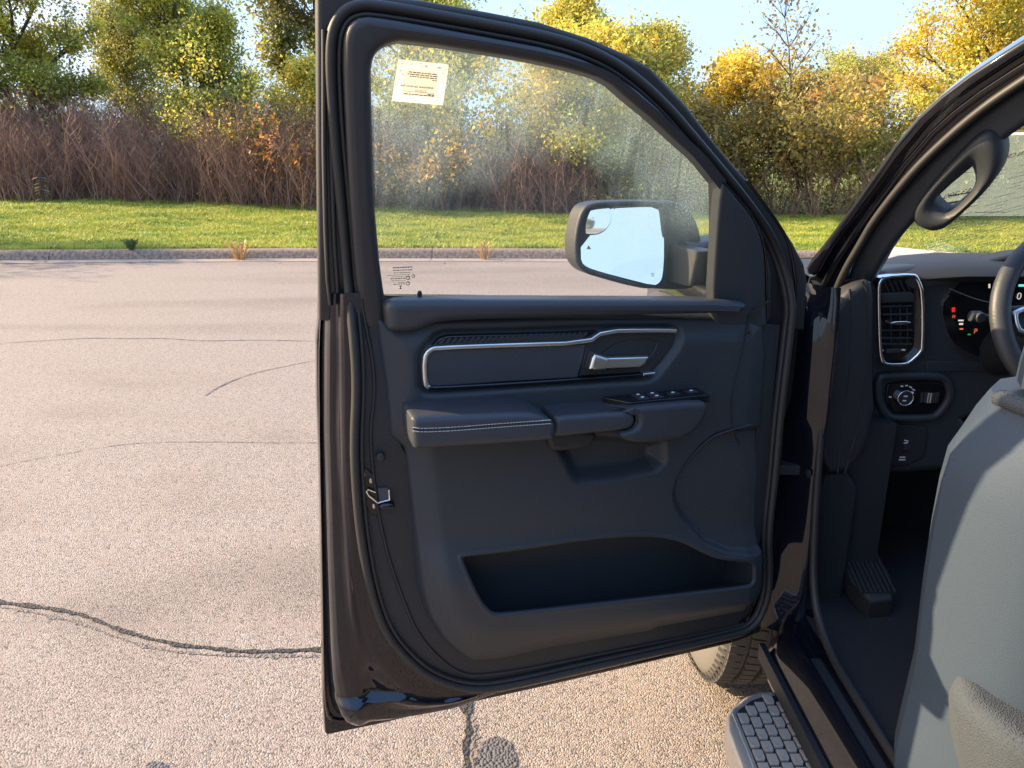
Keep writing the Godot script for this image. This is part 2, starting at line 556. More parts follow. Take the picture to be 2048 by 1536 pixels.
	for i in 110000:
		var px := rng.randf_range(-19.0, 12.5)
		var k := rng.randf()
		var z0 := kerb_z(px) - 0.585
		var z1 := hedge_z(px) - 0.7
		var pz := lerpf(z0, z1, k)
		var s := rng.randf_range(0.55, 1.0) * (1.0 + 0.5 * gn.get_noise_2d(px, pz))
		if k > 0.9: s *= 1.3
		xf.append(Transform3D(Basis(Vector3.UP, rng.randf() * TAU).scaled(Vector3(s, s * 0.85, s)), Vector3(px, turf_y(px, pz) - 0.01, pz)))
		var q := gn.get_noise_2d(px * 0.7 + 9.0, pz * 1.6) + rng.randf_range(-0.3, 0.3)
		var c := Color(0.34, 0.40, 0.035).lerp(Color(0.47, 0.46, 0.085), clampf(q + 0.4, 0, 1))
		if q < -0.35: c = Color(0.17, 0.27, 0.035)
		if rng.randf() < 0.04: c = Color(0.30, 0.26, 0.12)
		cols.append(c)
	tag(many(self, "grass", tm, M.grass_blade, xf, cols), "short sunlit grass growing on the bank", "grass", "", "stuff")

# ---------- plants ----------
func leaf_mesh(size: float) -> ArrayMesh:
	var mb := MB.new()
	var a := Vector3(0, 0, 0); var b := Vector3(0.32, 0.07, 0.45) * size; var c := Vector3(0, 0, 1) * size; var d := Vector3(-0.32, 0.07, 0.45) * size
	mb.tri(a, b, c); mb.tri(a, c, d)
	return mb.build(10.0)

func rand_basis(s: float) -> Basis:
	return Basis.from_euler(Vector3(rng.randf_range(-1.2, 1.2), rng.randf() * TAU, rng.randf_range(-1.2, 1.2))).scaled(Vector3.ONE * s)

func branch(mb: MB, a: Vector3, dir: Vector3, length: float, r: float, depth: int, tips: Array, spread: float, rise: float) -> void:
	var p := PackedVector3Array([a])
	var d := dir.normalized()
	var q := a
	var kids := []
	var seg := 4
	for i in seg:
		d = (d + Vector3(rng.randf_range(-1, 1), rng.randf_range(-0.3, 0.6) * rise, rng.randf_range(-1, 1)) * 0.16).normalized()
		q += d * length / seg
		p.append(q)
		if i >= 1: kids.append([q, d, 1.0 - float(i) / seg])
	mb.tube(p, r, r, 5 if r > 0.03 else 3, Vector3(0.31, 0.2, 0.93), false, 0.35)
	if depth == 0:
		for k in range(2, p.size()): tips.append(p[k])
		return
	for kid in kids:
		for k in (3 if depth > 1 else 2):
			var w := rng.randf() * TAU
			var s := Vector3(cos(w), rng.randf_range(0.0, 0.5) + rise * 0.35, sin(w))
			branch(mb, kid[0], (kid[1] * (1.0 - spread) + s * spread).normalized(), length * rng.randf_range(0.42, 0.68), r * 0.42, depth - 1, tips, spread, rise)

# one tree: trunk with limbs, and a crown of single leaves gathered in clumps along its twigs
func tree(called: String, label: String, at: Vector3, height: float, width: float, bare: float, leaves: int, cols: Array, sd_: int, group := "", leaf := 0.098, category := "tree", sparse := 0.2) -> void:
	rng.seed = sd_
	var t := thing(called, label, category, at, group)
	var mb := MB.new()
	var tips := []
	var trunk := PackedVector3Array([Vector3(0, -0.2, 0)])
	var p := Vector3.ZERO
	var n := 8
	var lean := Vector3(rng.randf_range(-0.05, 0.05), 0, rng.randf_range(-0.05, 0.05))
	var tr := (height * 0.014 + 0.012) * (0.45 if leaves < 1000 else 1.0)
	for i in n:
		p += Vector3(rng.randf_range(-0.03, 0.03), 1.0 / n, rng.randf_range(-0.03, 0.03)) * height * 0.92 + lean * height / n
		trunk.append(p)
		var k := float(i + 1) / n
		if k > bare:
			var prof := sin(PI * clampf((k - bare) / (1.02 - bare), 0.06, 1.0) * 0.86 + 0.35)
			var count := 4 if k < 0.95 else 3
			for j in count:
				var w := rng.randf() * TAU
				branch(mb, p, Vector3(cos(w), 0.75 + k * 0.5, sin(w)), width * 0.5 * prof * rng.randf_range(0.7, 1.15), tr * (1.05 - k) * 0.7 + 0.006, 1, tips, 0.55, 0.5)
	mb.tube(trunk, tr, tr, 7, Vector3(0.3, 0.1, 0.95), false, 0.15)
	put(t, "trunk", mb.build(60.0), M.bark)
	var xf := []; var cc := []
	if tips.size() == 0: return
	var clump := 0
	var per := maxi(4, int(leaves * 2.7 / (tips.size() * (1.0 - sparse))))
	for tip in tips:
		if rng.randf() < sparse: continue
		clump += 1
		var base: Color = cols[rng.randi() % cols.size()]
		var dark := rng.randf_range(0.72, 1.2)
		var rad := rng.randf_range(0.12, 0.30) * (0.55 + width * 0.12)
		for j in per:
			var o := Vector3(rng.randfn(), rng.randfn() * 0.8, rng.randfn()) * rad
			xf.append(Transform3D(rand_basis(rng.randf_range(0.6, 1.25)), tip + o))
			var v := rng.randf_range(0.75, 1.25) * dark
			var c := base.lerp(cols[rng.randi() % cols.size()], rng.randf() * 0.35)
			cc.append(Color(c.r * v, c.g * v, c.b * v) * 2.1)
	many(t, "crown", leaf_mesh(leaf), M.leaf, xf, cc)

func stem_mesh(kind: int) -> ArrayMesh:
	rng.seed = 900 + kind
	var mb := MB.new()
	for s in 2:
		var p := PackedVector3Array()
		var o := Vector3(rng.randf_range(-0.12, 0.12), 0, rng.randf_range(-0.12, 0.12))
		var d := Vector3(rng.randf_range(-0.45, 0.6), 1, rng.randf_range(-0.3, 0.3)).normalized()
		for i in 6:
			p.append(o)
			o += d * 0.5
			d = (d + Vector3(rng.randf_range(-0.3, 0.3), 0.08, rng.randf_range(-0.3, 0.3))).normalized()
		mb.tube(p, 0.013, 0.013, 3, Vector3(0.3, 0.1, 0.95), false, 0.3)
		for i in range(1, 6):
			for k in 3:
				var w := rng.randf() * TAU
				var e := Vector3(cos(w) * 1.1, 1.0, sin(w) * 1.1).normalized()
				var q := p[i].lerp(p[i - 1], rng.randf())
				var l := rng.randf_range(0.25, 0.6)
				var m := q + e * l * 0.5
				mb.tube(PackedVector3Array([q, m, m + (e + Vector3(rng.randf_range(-0.4, 0.4), 0.35, rng.randf_range(-0.4, 0.4))).normalized() * l * 0.5]), 0.006, 0.006, 3, Vector3(0.3, 0.1, 0.95), false, 0.4)
	return mb.build(70.0)

func build_thicket() -> void:
	# the brown, mostly leafless stand of shrub stems along the top of the bank: uncountable stems, one mass
	var root := thing("thicket", "tall mass of bare reddish brown shrub stems along the top of the grass bank", "thicket")
	root.set_meta("kind", "stuff")
	for kind in 5:
		var m := stem_mesh(kind)
		rng.seed = 300 + kind
		var xf := []; var cols := []
		for i in 1150:
			var x := rng.randf_range(-21.0, 22.0)
			var dense := 1.0 if x < 1.5 else 0.25
			if rng.randf() > dense: continue
			var back := pow(rng.randf(), 1.2) * 5.5
			var z := hedge_z(x) - back
			var h := rng.randf_range(0.55, 1.0) * (1.0 + 0.16 * sin(x * 1.3) * sin(x * 0.47 + 2.0)) * (1.0 - 0.10 * ss(-9.0, 0.0, x) - 0.15 * ss(-1.0, 3.0, x)) * (0.88 + back * 0.06)
			xf.append(Transform3D(Basis(Vector3.UP, rng.randf() * TAU).scaled(Vector3(h * 1.05, h, h * 1.05)), Vector3(x, turf_y(x, z) - 0.05, z)))
			var v := rng.randf_range(0.7, 1.35)
			var c := Color(0.23, 0.112, 0.08).lerp(Color(0.31, 0.185, 0.125), rng.randf())
			cols.append(Color(c.r * v, c.g * v, c.b * v))
		many(root, "stems", m, M.twig, xf, cols)
	rng.seed = 360
	var xl := []; var cl := []
	for i in 44000:
		var x := rng.randf_range(-21.0, 14.0)
		var right := ss(-13.0, -3.0, x)
		if rng.randf() > 0.25 + 0.75 * right: continue
		var back := rng.randf() * 3.2
		var z := hedge_z(x) - back
		var y := pow(rng.randf(), 0.8) * (2.7 - 0.3 * right)
		if rng.randf() < 0.25: y = rng.randf() * 0.7
		xl.append(Transform3D(rand_basis(rng.randf_range(0.5, 1.1)), Vector3(x, turf_y(x, z) + y, z)))
		var pal := [Color(0.13, 0.10, 0.03), Color(0.22, 0.13, 0.03), Color(0.20, 0.19, 0.04), Color(0.09, 0.10, 0.03), Color(0.13, 0.085, 0.055)]
		if x > 2.0: pal = [Color(0.20, 0.16, 0.04), Color(0.15, 0.14, 0.035), Color(0.25, 0.19, 0.04), Color(0.11, 0.105, 0.035), Color(0.17, 0.11, 0.05)]
		var c: Color = pal[rng.randi() % 5]
		var v := rng.randf_range(0.6, 1.2)
		cl.append(Color(c.r * v, c.g * v, c.b * v) * 1.5)
	many(root, "leaves", leaf_mesh(0.10), M.leaf, xl, cl)

func shrub(label: String, at: Vector3, height: float, width: float, leaves: int, cols: Array, sd_: int, leaf := 0.12, group := "") -> void:
	# several stems from the ground, leaves to the bottom
	rng.seed = sd_
	var t := thing("shrub", label, "shrub", at, group)
	var mb := MB.new()
	var tips := []
	for s in 9:
		var w := rng.randf() * TAU
		branch(mb, Vector3(cos(w), 0, sin(w)) * width * 0.18, Vector3(cos(w) * 0.55, 1.2, sin(w) * 0.55), height * rng.randf_range(0.65, 1.0), 0.022, 1, tips, 0.5, 0.4)
	put(t, "stems", mb.build(60.0), M.bark)
	var xf := []; var cc := []
	var per := maxi(3, leaves / tips.size())
	for tip in tips:
		var base: Color = cols[rng.randi() % cols.size()]
		var dark := rng.randf_range(0.7, 1.2)
		var rad := rng.randf_range(0.12, 0.26) * (0.6 + width * 0.13)
		for j in per:
			var q: Vector3 = tip + Vector3(rng.randfn(), rng.randfn() * 0.9 - 0.3, rng.randfn()) * rad
			if q.y < 0.08: q.y = rng.randf() * 0.4
			xf.append(Transform3D(rand_basis(rng.randf_range(0.6, 1.2)), q))
			var c := base.lerp(cols[rng.randi() % cols.size()], rng.randf() * 0.4)
			var v := rng.randf_range(0.75, 1.2) * dark
			cc.append(Color(c.r * v, c.g * v, c.b * v) * 2.1)
	many(t, "foliage", leaf_mesh(leaf), M.leaf, xf, cc)

func on_bank(px: float, z: float) -> Vector3:
	return Vector3(px, turf_y(px, z) - 0.05, z)

func build_plants() -> void:
	var yg := [Color(0.30, 0.29, 0.045), Color(0.22, 0.24, 0.04), Color(0.37, 0.32, 0.045), Color(0.16, 0.18, 0.04)]
	var gr := [Color(0.19, 0.19, 0.045), Color(0.14, 0.15, 0.04), Color(0.24, 0.23, 0.05), Color(0.29, 0.255, 0.045)]
	var dk := [Color(0.115, 0.12, 0.05), Color(0.14, 0.135, 0.05), Color(0.095, 0.10, 0.045)]
	var yl := [Color(0.39, 0.29, 0.045), Color(0.33, 0.27, 0.04), Color(0.43, 0.31, 0.05), Color(0.25, 0.22, 0.04)]
	var og := [Color(0.30, 0.17, 0.05), Color(0.24, 0.15, 0.05), Color(0.20, 0.14, 0.045)]
	var ol := [Color(0.20, 0.155, 0.035), Color(0.15, 0.125, 0.03), Color(0.24, 0.17, 0.035), Color(0.11, 0.10, 0.03)]
	# left of the door
	tree("leafy_tree", "tall yellow green tree at the far left, its crown the widest there", on_bank(-16.0, -24.0), 9.5, 5.4, 0.10, 36000, gr + yg + yg, 41)
	tree("leafy_tree", "dense green tree next to the tall one at the far left", on_bank(-13.6, -23.6), 8.8, 4.2, 0.10, 24000, gr + yg, 42)
	tree("leafy_tree", "yellow green tree low before the crowns at the left edge", on_bank(-15.4, -22.0), 4.6, 4.2, 0.1, 17000, yg, 55)
	tree("leafy_tree", "small dark green round tree standing low between two taller ones", on_bank(-13.4, -28.5), 5.6, 3.6, 0.2, 13000, dk + gr, 43)
	tree("leafy_tree", "slender light green tree with an airy pointed crown left of the open door", on_bank(-9.3, -23.6), 7.6, 2.9, 0.08, 17000, yg + gr, 44)
	tree("leafy_tree", "green tree close beside the slender one, half as tall", on_bank(-7.9, -23.2), 5.0, 2.5, 0.1, 10000, gr + yg, 45)
	tree("oak_tree", "old dark spreading oak with showing limbs just left of the door frame", on_bank(-7.2, -31.0), 8.6, 6.5, 0.32, 15000, dk, 46, "", 0.17)
	tree("leafy_tree", "low yellow tree at the door edge above the brown stems", on_bank(-5.4, -22.0), 3.5, 2.4, 0.1, 7000, yl + yg, 47)
	# behind the window
	tree("leafy_tree", "tall grey green tree seen hazily behind the top of the door window", on_bank(-3.0, -26.5), 6.4, 4.4, 0.15, 15000, gr + yg, 48)
	tree("leafy_tree", "bushy yellow green tree in the middle of the door window", on_bank(1.5, -18.9), 3.4, 3.6, 0.14, 15000, yg + yl, 49, "", 0.10)
	tree("leafy_tree", "golden green tree rising above the door frame, left of two", on_bank(1.9, -23.5), 5.6, 2.6, 0.1, 15000, yl + yg + gr, 50)
	tree("leafy_tree", "golden green tree rising above the sloping door frame, right of two", on_bank(4.0, -23.0), 4.5, 3.2, 0.08, 18000, yg + yl + gr, 51)
	tree("leafy_tree", "dull green tree behind the window beside the mirror", on_bank(2.6, -20.2), 3.6, 3.0, 0.1, 10000, yg + ol, 54)
	# right of the door
	tree("leafy_tree", "golden yellow tree in the gap between door and windscreen pillar", on_bank(5.9, -20.8), 3.7, 2.2, 0.08, 9000, yl, 52)
	tree("sapling", "thin nearly bare sapling with a few leaves against the sky", on_bank(7.0, -19.6), 5.6, 1.7, 0.42, 420, [Color(0.22, 0.16, 0.06), Color(0.16, 0.12, 0.05)], 53, "", 0.10, "sapling", 0.5)
	tree("leafy_tree", "far green tree in the gap, left of the far pair", on_bank(13.6, -37.0), 4.5, 4.5, 0.2, 10000, gr, 56)
	tree("leafy_tree", "far green tree in the gap, right of the far pair and taller", on_bank(17.8, -40.0), 5.2, 5.2, 0.2, 12000, gr, 57)
	tree("leafy_tree", "russet brown tree below the far green pair", on_bank(12.4, -30.5), 3.4, 3.8, 0.12, 12000, og, 58)
	tree("leafy_tree", "big golden yellow tree beside the windscreen pillar", on_bank(13.3, -23.0), 8.2, 4.6, 0.06, 26000, yl + yl + yg, 59)
	tree("leafy_tree", "tall yellow tree seen above the windscreen pillar at the right edge", on_bank(15.2, -24.0), 8.6, 4.6, 0.08, 15000, yl, 60)
	shrub("olive and rust shrub in the gap nearest the door", on_bank(6.3, -18.7), 2.5, 2.2, 6500, ol, 71)
	shrub("brown leaved shrub under the thin sapling", on_bank(7.7, -19.3), 2.6, 2.2, 6500, ol + og, 72)
	shrub("yellow green shrub under the russet tree", on_bank(9.2, -18.6), 1.9, 2.4, 6500, ol + yg, 73)
	shrub("olive shrub beside the windscreen pillar", on_bank(10.6, -19.6), 2.4, 2.4, 6500, yg + ol, 74)
	shrub("green shrub seen through the windscreen", on_bank(12.6, -18.6), 2.0, 2.6, 5500, gr + ol, 75)
	shrub("low green shrub seen through the windscreen at the right edge", on_bank(15.0, -19.0), 2.2, 2.6, 5500, gr + yg, 76)
	shrub("orange leaved shrub among the bare stems at the door edge", on_bank(-5.1, -19.3), 1.8, 1.3, 900, [Color(0.36, 0.13, 0.03), Color(0.30, 0.17, 0.03), Color(0.12, 0.10, 0.03)], 77)
	shrub("russet shrub low behind the door window", on_bank(-1.9, -18.7), 1.3, 1.8, 1500, [Color(0.32, 0.15, 0.03), Color(0.26, 0.18, 0.03), Color(0.10, 0.09, 0.03)], 78)
	shrub("yellow shrub above the bare stems, left of the door edge", on_bank(-7.0, -20.8), 2.9, 1.8, 5200, yg + yl, 79, 0.085)
	shrub("rusty yellow shrub behind the middle of the door window", on_bank(-0.8, -20.2), 3.1, 3.2, 6500, ol + yg + yl, 80)
	tree("leafy_tree", "yellow tree seen through the windscreen beyond the right edge", on_bank(18.6, -23.0), 6.0, 4.6, 0.08, 7000, yl + yg, 61)
	tree("leafy_tree", "green tree farthest along the bank beyond the right edge", on_bank(23.0, -24.5), 6.5, 5.0, 0.1, 7000, gr + yg, 62)
	tree("leafy_tree", "thin tree on the bank beyond the left edge, shading the kerb there", on_bank(-16.4, -14.6), 4.6, 3.4, 0.2, 2600, yg, 95)
	# trees across the lot behind the viewer, seen in the mirror
	tree("conifer", "dark tall tree across the lot, seen only in the small round mirror", Vector3(-8.5, 0, 31.0), 9.0, 4.0, 0.06, 9000, dk, 90, "", 0.16)
	tree("leafy_tree", "low dark tree across the lot left of the tall one in the small mirror", Vector3(-15.0, 0, 36.0), 4.5, 7.0, 0.05, 8000, dk, 91, "", 0.2)
	tree("leafy_tree", "low dark tree across the lot right of the tall one in the small mirror", Vector3(-2.0, 0, 38.0), 4.0, 8.0, 0.05, 8000, dk, 92, "", 0.2)
	# fallen leaves on the bank and in the gutter
	rng.seed = 97
	var fx := []; var fc := []
	for i in 900:
		var px := rng.randf_range(-18.0, 12.0)
		var pz := kerb_z(px) - (0.6 + pow(rng.randf(), 0.7) * 5.5) if rng.randf() < 0.85 else kerb_z(px) - rng.randf_range(-0.3, 0.33)
		var py := turf_y(px, pz) + 0.05 if pz < kerb_z(px) - 0.58 else 0.012
		fx.append(Transform3D(Basis.from_euler(Vector3(rng.randf_range(-0.4, 0.4), rng.randf() * TAU, rng.randf_range(-0.4, 0.4))).scaled(Vector3.ONE * rng.randf_range(0.5, 1.0)), Vector3(px, py, pz)))
		fc.append([Color(0.42, 0.30, 0.07), Color(0.30, 0.17, 0.05), Color(0.22, 0.13, 0.06)][rng.randi() % 3])
	tag(many(self, "fallen_leaves", leaf_mesh(0.07), M.leaf, fx, fc), "scattered fallen leaves on the grass bank and in the gutter", "fallen leaves", "", "stuff")
	# weeds
	weed("dry_weed", "dry straw coloured weed in the kerb joint left of the door", Vector3(-4.36, 0.008, kerb_z(-4.36) - 0.25), 0.30, 42, Color(0.30, 0.185, 0.07), 81)
	weed("dry_weed", "dry straw coloured weed at the kerb behind the door window", Vector3(-0.42, 0.008, kerb_z(-0.42) - 0.25), 0.26, 30, Color(0.30, 0.185, 0.07), 82)
	weed("green_weed", "dark green leafy weed hanging over the kerb top", Vector3(-6.15, 0.15, kerb_z(-6.15) - 0.46), 0.16, 60, Color(0.05, 0.085, 0.025), 83)
	rng.seed = 84
	var t := thing("milkweed", "pale leafy stalk standing before the bare stems at the left", "weed", on_bank(-11.2, -18.9))
	var mb := MB.new()
	mb.tube(PackedVector3Array([Vector3(0, 0, 0), Vector3(0.02, 0.45, 0), Vector3(0.0, 0.78, 0.02)]), 0.008, 0.008, 5, Vector3(0, 0, 1))
	put(t, "stem", mb.build(), M.bark)
	var xf := []; var cols := []
	for i in 9:
		for s in [-1.0, 1.0]:
			var w := rng.randf_range(-0.5, 0.5) + (0.0 if s > 0 else PI)
			xf.append(Transform3D(Basis.from_euler(Vector3(0.35, w + PI / 2, 0)).scaled(Vector3.ONE * rng.randf_range(1.5, 2.3)), Vector3(0, 0.12 + 0.07 * i, 0)))
			cols.append(Color(0.30, 0.27, 0.17) if rng.randf() < 0.6 else Color(0.12, 0.15, 0.07))
	many(t, "leaves", leaf_mesh(0.11), M.leaf, xf, cols)

func weed(called: String, label: String, at: Vector3, h: float, n: int, col: Color, sd_: int) -> void:
	rng.seed = sd_
	var t := thing(called, label, "weed", at)
	var mb := MB.new()
	for i in n:
		var w := rng.randf() * TAU
		var d := Vector3(cos(w), 0, sin(w) * 0.6)
		var a := d * rng.randf() * h * 0.35
		var l := h * rng.randf_range(0.5, 1.0)
		var b := a + d * l * rng.randf_range(0.1, 0.8) + Vector3(0, l * 0.9, 0)
		var s := Vector3(-d.z, 0, d.x).normalized() * 0.007
		mb.quad(a - s, a + s, b + s * 0.7, b - s * 0.7)
		mb.tri(b - s * 3.0, b + s * 3.0, b + Vector3(0, 0.05, 0) + d * 0.03)
	var m: StandardMaterial3D = M.leaf.duplicate()
	m.vertex_color_use_as_albedo = false
	m.albedo_color = lin(col.r, col.g, col.b)
	m.backlight = lin(col.r, col.g, col.b)
	put(t, "blades", mb.build(50.0), m)

# ---------- the pickup ----------
const BASE := Vector3(1.55, 0, -1.0)      # ground point under the cab
const HINGE := Vector3(0.588, 0, -1.65)   # foot of the door's hinge line
var truck: Node3D

func dwarp(p: Vector3) -> Vector3:   # door: (from hinge to latch, height, inward) -> the closed door's own axes; the upper frame leans inward
	return Vector3(p.z + 0.22 * maxf(0.0, p.y - 1.33), p.y, p.x)

func dm() -> MB:
	var mb := MB.new()
	mb.warp = dwarp
	mb.flip = true
	return mb

func fm(xf: Transform3D) -> MB:
	var mb := MB.new()
	mb.warp = func(p: Vector3) -> Vector3: return xf * p
	return mb

func zm(z: float) -> MB:   # flat outlines (x, y) standing across the truck, height towards the rear
	return fm(Transform3D(Basis(), Vector3(0, 0, z)))

func part(called: String, mb: MB, m: Material, deg := 38.0) -> MeshInstance3D:   # built in scene coordinates, hung on the truck
	return put(truck, called, mb.build(deg), m, -BASE)

func strip(line: PackedVector2Array, w: float) -> PackedVector2Array:
	var l := PackedVector2Array(); var r := PackedVector2Array()
	for i in line.size():
		var a := line[maxi(i - 1, 0)]; var b := line[mini(i + 1, line.size() - 1)]
		var d := (b - a).normalized()
		var s := Vector2(-d.y, d.x) * w / 2
		l.append(line[i] + s); r.append(line[i] - s)
	r.reverse()
	l.append_array(r)
	return l

func ring(mb: MB, outer: PackedVector2Array, width: float, h0: float, h1: float) -> void:
	var p := outer.duplicate()
	if MB.area(p) < 0: p.reverse()
	var r := [MB.lift(p, h0)]
	for k in 7:
		var a := PI * k / 6.0
		r.append(MB.lift(MB.inset(p, width * (1 - cos(a)) / 2), h1 - width * 0.5 + sin(a) * width * 0.5))
	r.append(MB.lift(MB.inset(p, width), h0))
	mb.loft(r)

func circle(c: Vector2, rx: float, ry: float, n := 20) -> PackedVector2Array:
	var o := PackedVector2Array()
	for i in n: o.append(c + Vector2(cos(TAU * i / n) * rx, sin(TAU * i / n) * ry))
	return o

func build_door() -> void:
	var door := node(truck, "front_door", HINGE - BASE)
	door.rotation_degrees.y = -72.5
	# outer skin
	var mb := dm()
	mb.prism(p2([0.9774, 1.3626, 0.9809, 1.3182, 0.9869, 1.2819, 0.994, 1.1691, 0.9972, 1.0709, 1.0106, 0.8093, 1.0274, 0.5213, 1.0286, 0.4444, 1.0238, 0.4381, 0.9215, 0.4373, 0.7594, 0.4421, 0.5255, 0.4446, 0.2726, 0.4502, 0.041, 0.4551, -0.029, 0.4691, -0.0464, 0.8217, -0.0578, 1.0682, -0.056, 1.2308, -0.0475, 1.2983]), -0.03, 0.008, 0.006, 2)
	put(door, "outer_skin", mb.build(), M.body_paint)
	# inner steel shell: sloping shut face from the outer flange in to the seal
	var a := p2([0.971, 1.3707, 0.979, 1.3204, 0.9866, 1.2476, 0.9968, 1.0754, 1.0101, 0.8159, 1.0234, 0.5778, 1.0248, 0.4992, 1.0143, 0.4743, 0.9755, 0.4732, 0.8706, 0.471, 0.6482, 0.4729, 0.4079, 0.4763, 0.0935, 0.4881, -0.0068, 0.5334, -0.023, 0.8304, -0.0148, 1.076, -0.0036, 1.2479])
	var c := p2([0.9338, 1.3803, 0.9322, 1.3311, 0.933, 1.2586, 0.9424, 1.1135, 0.9395, 0.976, 0.9274, 0.8072, 0.8834, 0.6764, 0.831, 0.601, 0.7752, 0.5606, 0.7224, 0.5422, 0.6351, 0.533, 0.4377, 0.5387, 0.1931, 0.5457, 0.0639, 0.5695, 0.0563, 0.8718, 0.063, 1.1041, 0.0631, 1.2662])
	a = densify(chaikin(a, 1, false), 6); c = densify(chaikin(c, 1, false), 6)
	var r := []
	var prof := [[0.0, 0.008], [0.0, 0.016], [0.015, 0.0195], [0.035, 0.0195], [0.05, 0.013], [0.09, 0.012], [0.115, 0.020], [0.16, 0.029], [0.24, 0.044], [0.32, 0.053], [0.42, 0.056], [0.52, 0.058], [0.60, 0.063], [0.68, 0.073], [0.78, 0.079], [1.0, 0.080]]
	var rows := []
	for i in prof.size() - 1:
		for j in 5: rows.append([lerpf(prof[i][0], prof[i + 1][0], j / 5.0), lerpf(prof[i][1], prof[i + 1][1], j / 5.0)])
	rows.append(prof[prof.size() - 1])
	for q in rows:
		var row := PackedVector3Array()
		for i in a.size():
			var p := a[i].lerp(c[i], q[0])
			# pressed hollows and a swage in the lower corner
			var k := 0.0
			var mask := ss(0.12, 0.2, q[0]) * (1.0 - ss(0.62, 0.78, q[0]))
			k += 0.020 * ss(0.565, 0.548, p.y) * ss(0.66, 0.78, p.x) * mask
			k += 0.012 * ss(0.935, 0.962, p.x) * ss(0.95, 0.80, p.y) * mask
			var dd := (p - Vector2(0.905, 0.628)).rotated(0.55)
			k -= 0.010 * exp(-pow(dd.x / 0.030, 2.0) - pow(dd.y / 0.012, 2.0)) * mask
			k += 0.004 * sin(p.y * 21.0) * ss(0.1, 0.25, q[0]) * (1.0 - ss(0.5, 0.75, q[0])) * ss(0.6, 0.75, p.y)
			row.append(Vector3(p.x, p.y, q[1] + k))
		r.append(row)
	mb = dm()
	mb.loft(r, false)
	var cap := c.duplicate()   # inside the seal the sheet turns in behind the trim
	cap.reverse()
	var te := trim_edge()
	if MB.area(te) < 0: te.reverse()
	te = MB.inset(te, 0.016)
	var inner := PackedVector2Array()
	for q in cap:
		var best := 1e9; var at := q
		for k in te.size():
			var w := Geometry2D.get_closest_point_to_segment(q, te[k], te[(k + 1) % te.size()])
			if w.distance_squared_to(q) < best:
				best = w.distance_squared_to(q); at = w
		inner.append(at)
	put(door, "inner_shell", mb.build(48.0), M.body_paint)
	mb = dm()
	mb.loft([lift3(cap, 0.080), lift3(inner, 0.080), lift3(inner, 0.010)])
	mb.flat(te, 0.010, false)
	put(door, "inner_flange", mb.build(48.0), M.trim_dark)
	mb = dm()
	mb.prism(p2([0.9243, 0.5201, 0.7692, 0.5172, 0.5451, 0.5197, 0.3026, 0.525, 0.0674, 0.535, 0.0336, 0.4979, 0.3006, 0.49, 0.5445, 0.4847, 0.7701, 0.4823, 0.9263, 0.4789]), 0.014, 0.040, 0.006)
	put(door, "lower_weatherstrip", mb.build(), M.rubber)
	# window frame: base and raised inner face
	mb = dm()
	mb.prism(p2([0.9817, 1.3272, 0.9757, 1.467, 0.9694, 1.6089, 0.9624, 1.7499, 0.9595, 1.8147, 0.9576, 1.8236, 0.9496, 1.829, 0.8966, 1.8268, 0.8039, 1.822, 0.7027, 1.8117, 0.619, 1.8018, 0.5289, 1.7821, 0.4656, 1.7624, 0.4155, 1.7428, 0.3335, 1.6831, 0.2717, 1.6285, 0.2136, 1.5811, 0.1585, 1.5385, 0.0973, 1.4858, 0.0434, 1.4313, 0.0038, 1.3861, -0.0141, 1.351, -0.0253, 1.2424, 0.1696, 1.2554, 0.2354, 1.5459, 0.2524, 1.5597, 0.2898, 1.5928, 0.339, 1.6247, 0.3942, 1.6626, 0.4428, 1.6915, 0.4908, 1.7231, 0.5534, 1.7372, 0.6432, 1.7505, 0.7547, 1.7622, 0.8233, 1.7672, 0.8423, 1.7678, 0.865, 1.7588, 0.8788, 1.7447, 0.883, 1.7253, 0.8832, 1.683, 0.8825, 1.5305, 0.8766, 1.4467, 0.8677, 1.3018]), 0.022, 0.05, 0.008)
	put(door, "window_frame", mb.build(), M.frame_vinyl)
	mb = dm()
	mb.prism(chaikin(p2([0.9146, 1.3124, 0.919, 1.4013, 0.9225, 1.4689, 0.9253, 1.5485, 0.9264, 1.6233, 0.9274, 1.6937, 0.927, 1.7406, 0.9246, 1.7667, 0.9169, 1.783, 0.8982, 1.7933, 0.8617, 1.7912, 0.8, 1.7842, 0.6915, 1.7714, 0.6011, 1.7602, 0.5311, 1.7426, 0.4633, 1.7141, 0.3928, 1.6691, 0.3119, 1.6041, 0.242, 1.5427, 0.179, 1.4816, 0.1244, 1.4218, 0.0945, 1.3616, 0.0801, 1.2568, 0.2041, 1.265, 0.2587, 1.5473, 0.274, 1.5599, 0.3104, 1.5922, 0.3583, 1.6232, 0.412, 1.6601, 0.4593, 1.6883, 0.5061, 1.719, 0.567, 1.7328, 0.6543, 1.7457, 0.7629, 1.7571, 0.8296, 1.762, 0.8481, 1.7626, 0.8703, 1.7538, 0.8837, 1.7401, 0.8877, 1.7219, 0.8879, 1.6807, 0.8872, 1.5324, 0.8815, 1.4509, 0.875, 1.3904, 0.8711, 1.3635, 0.87, 1.3094]), 1), 0.045, 0.084, 0.013, 4)
	put(door, "frame_trim", mb.build(), M.frame_vinyl)
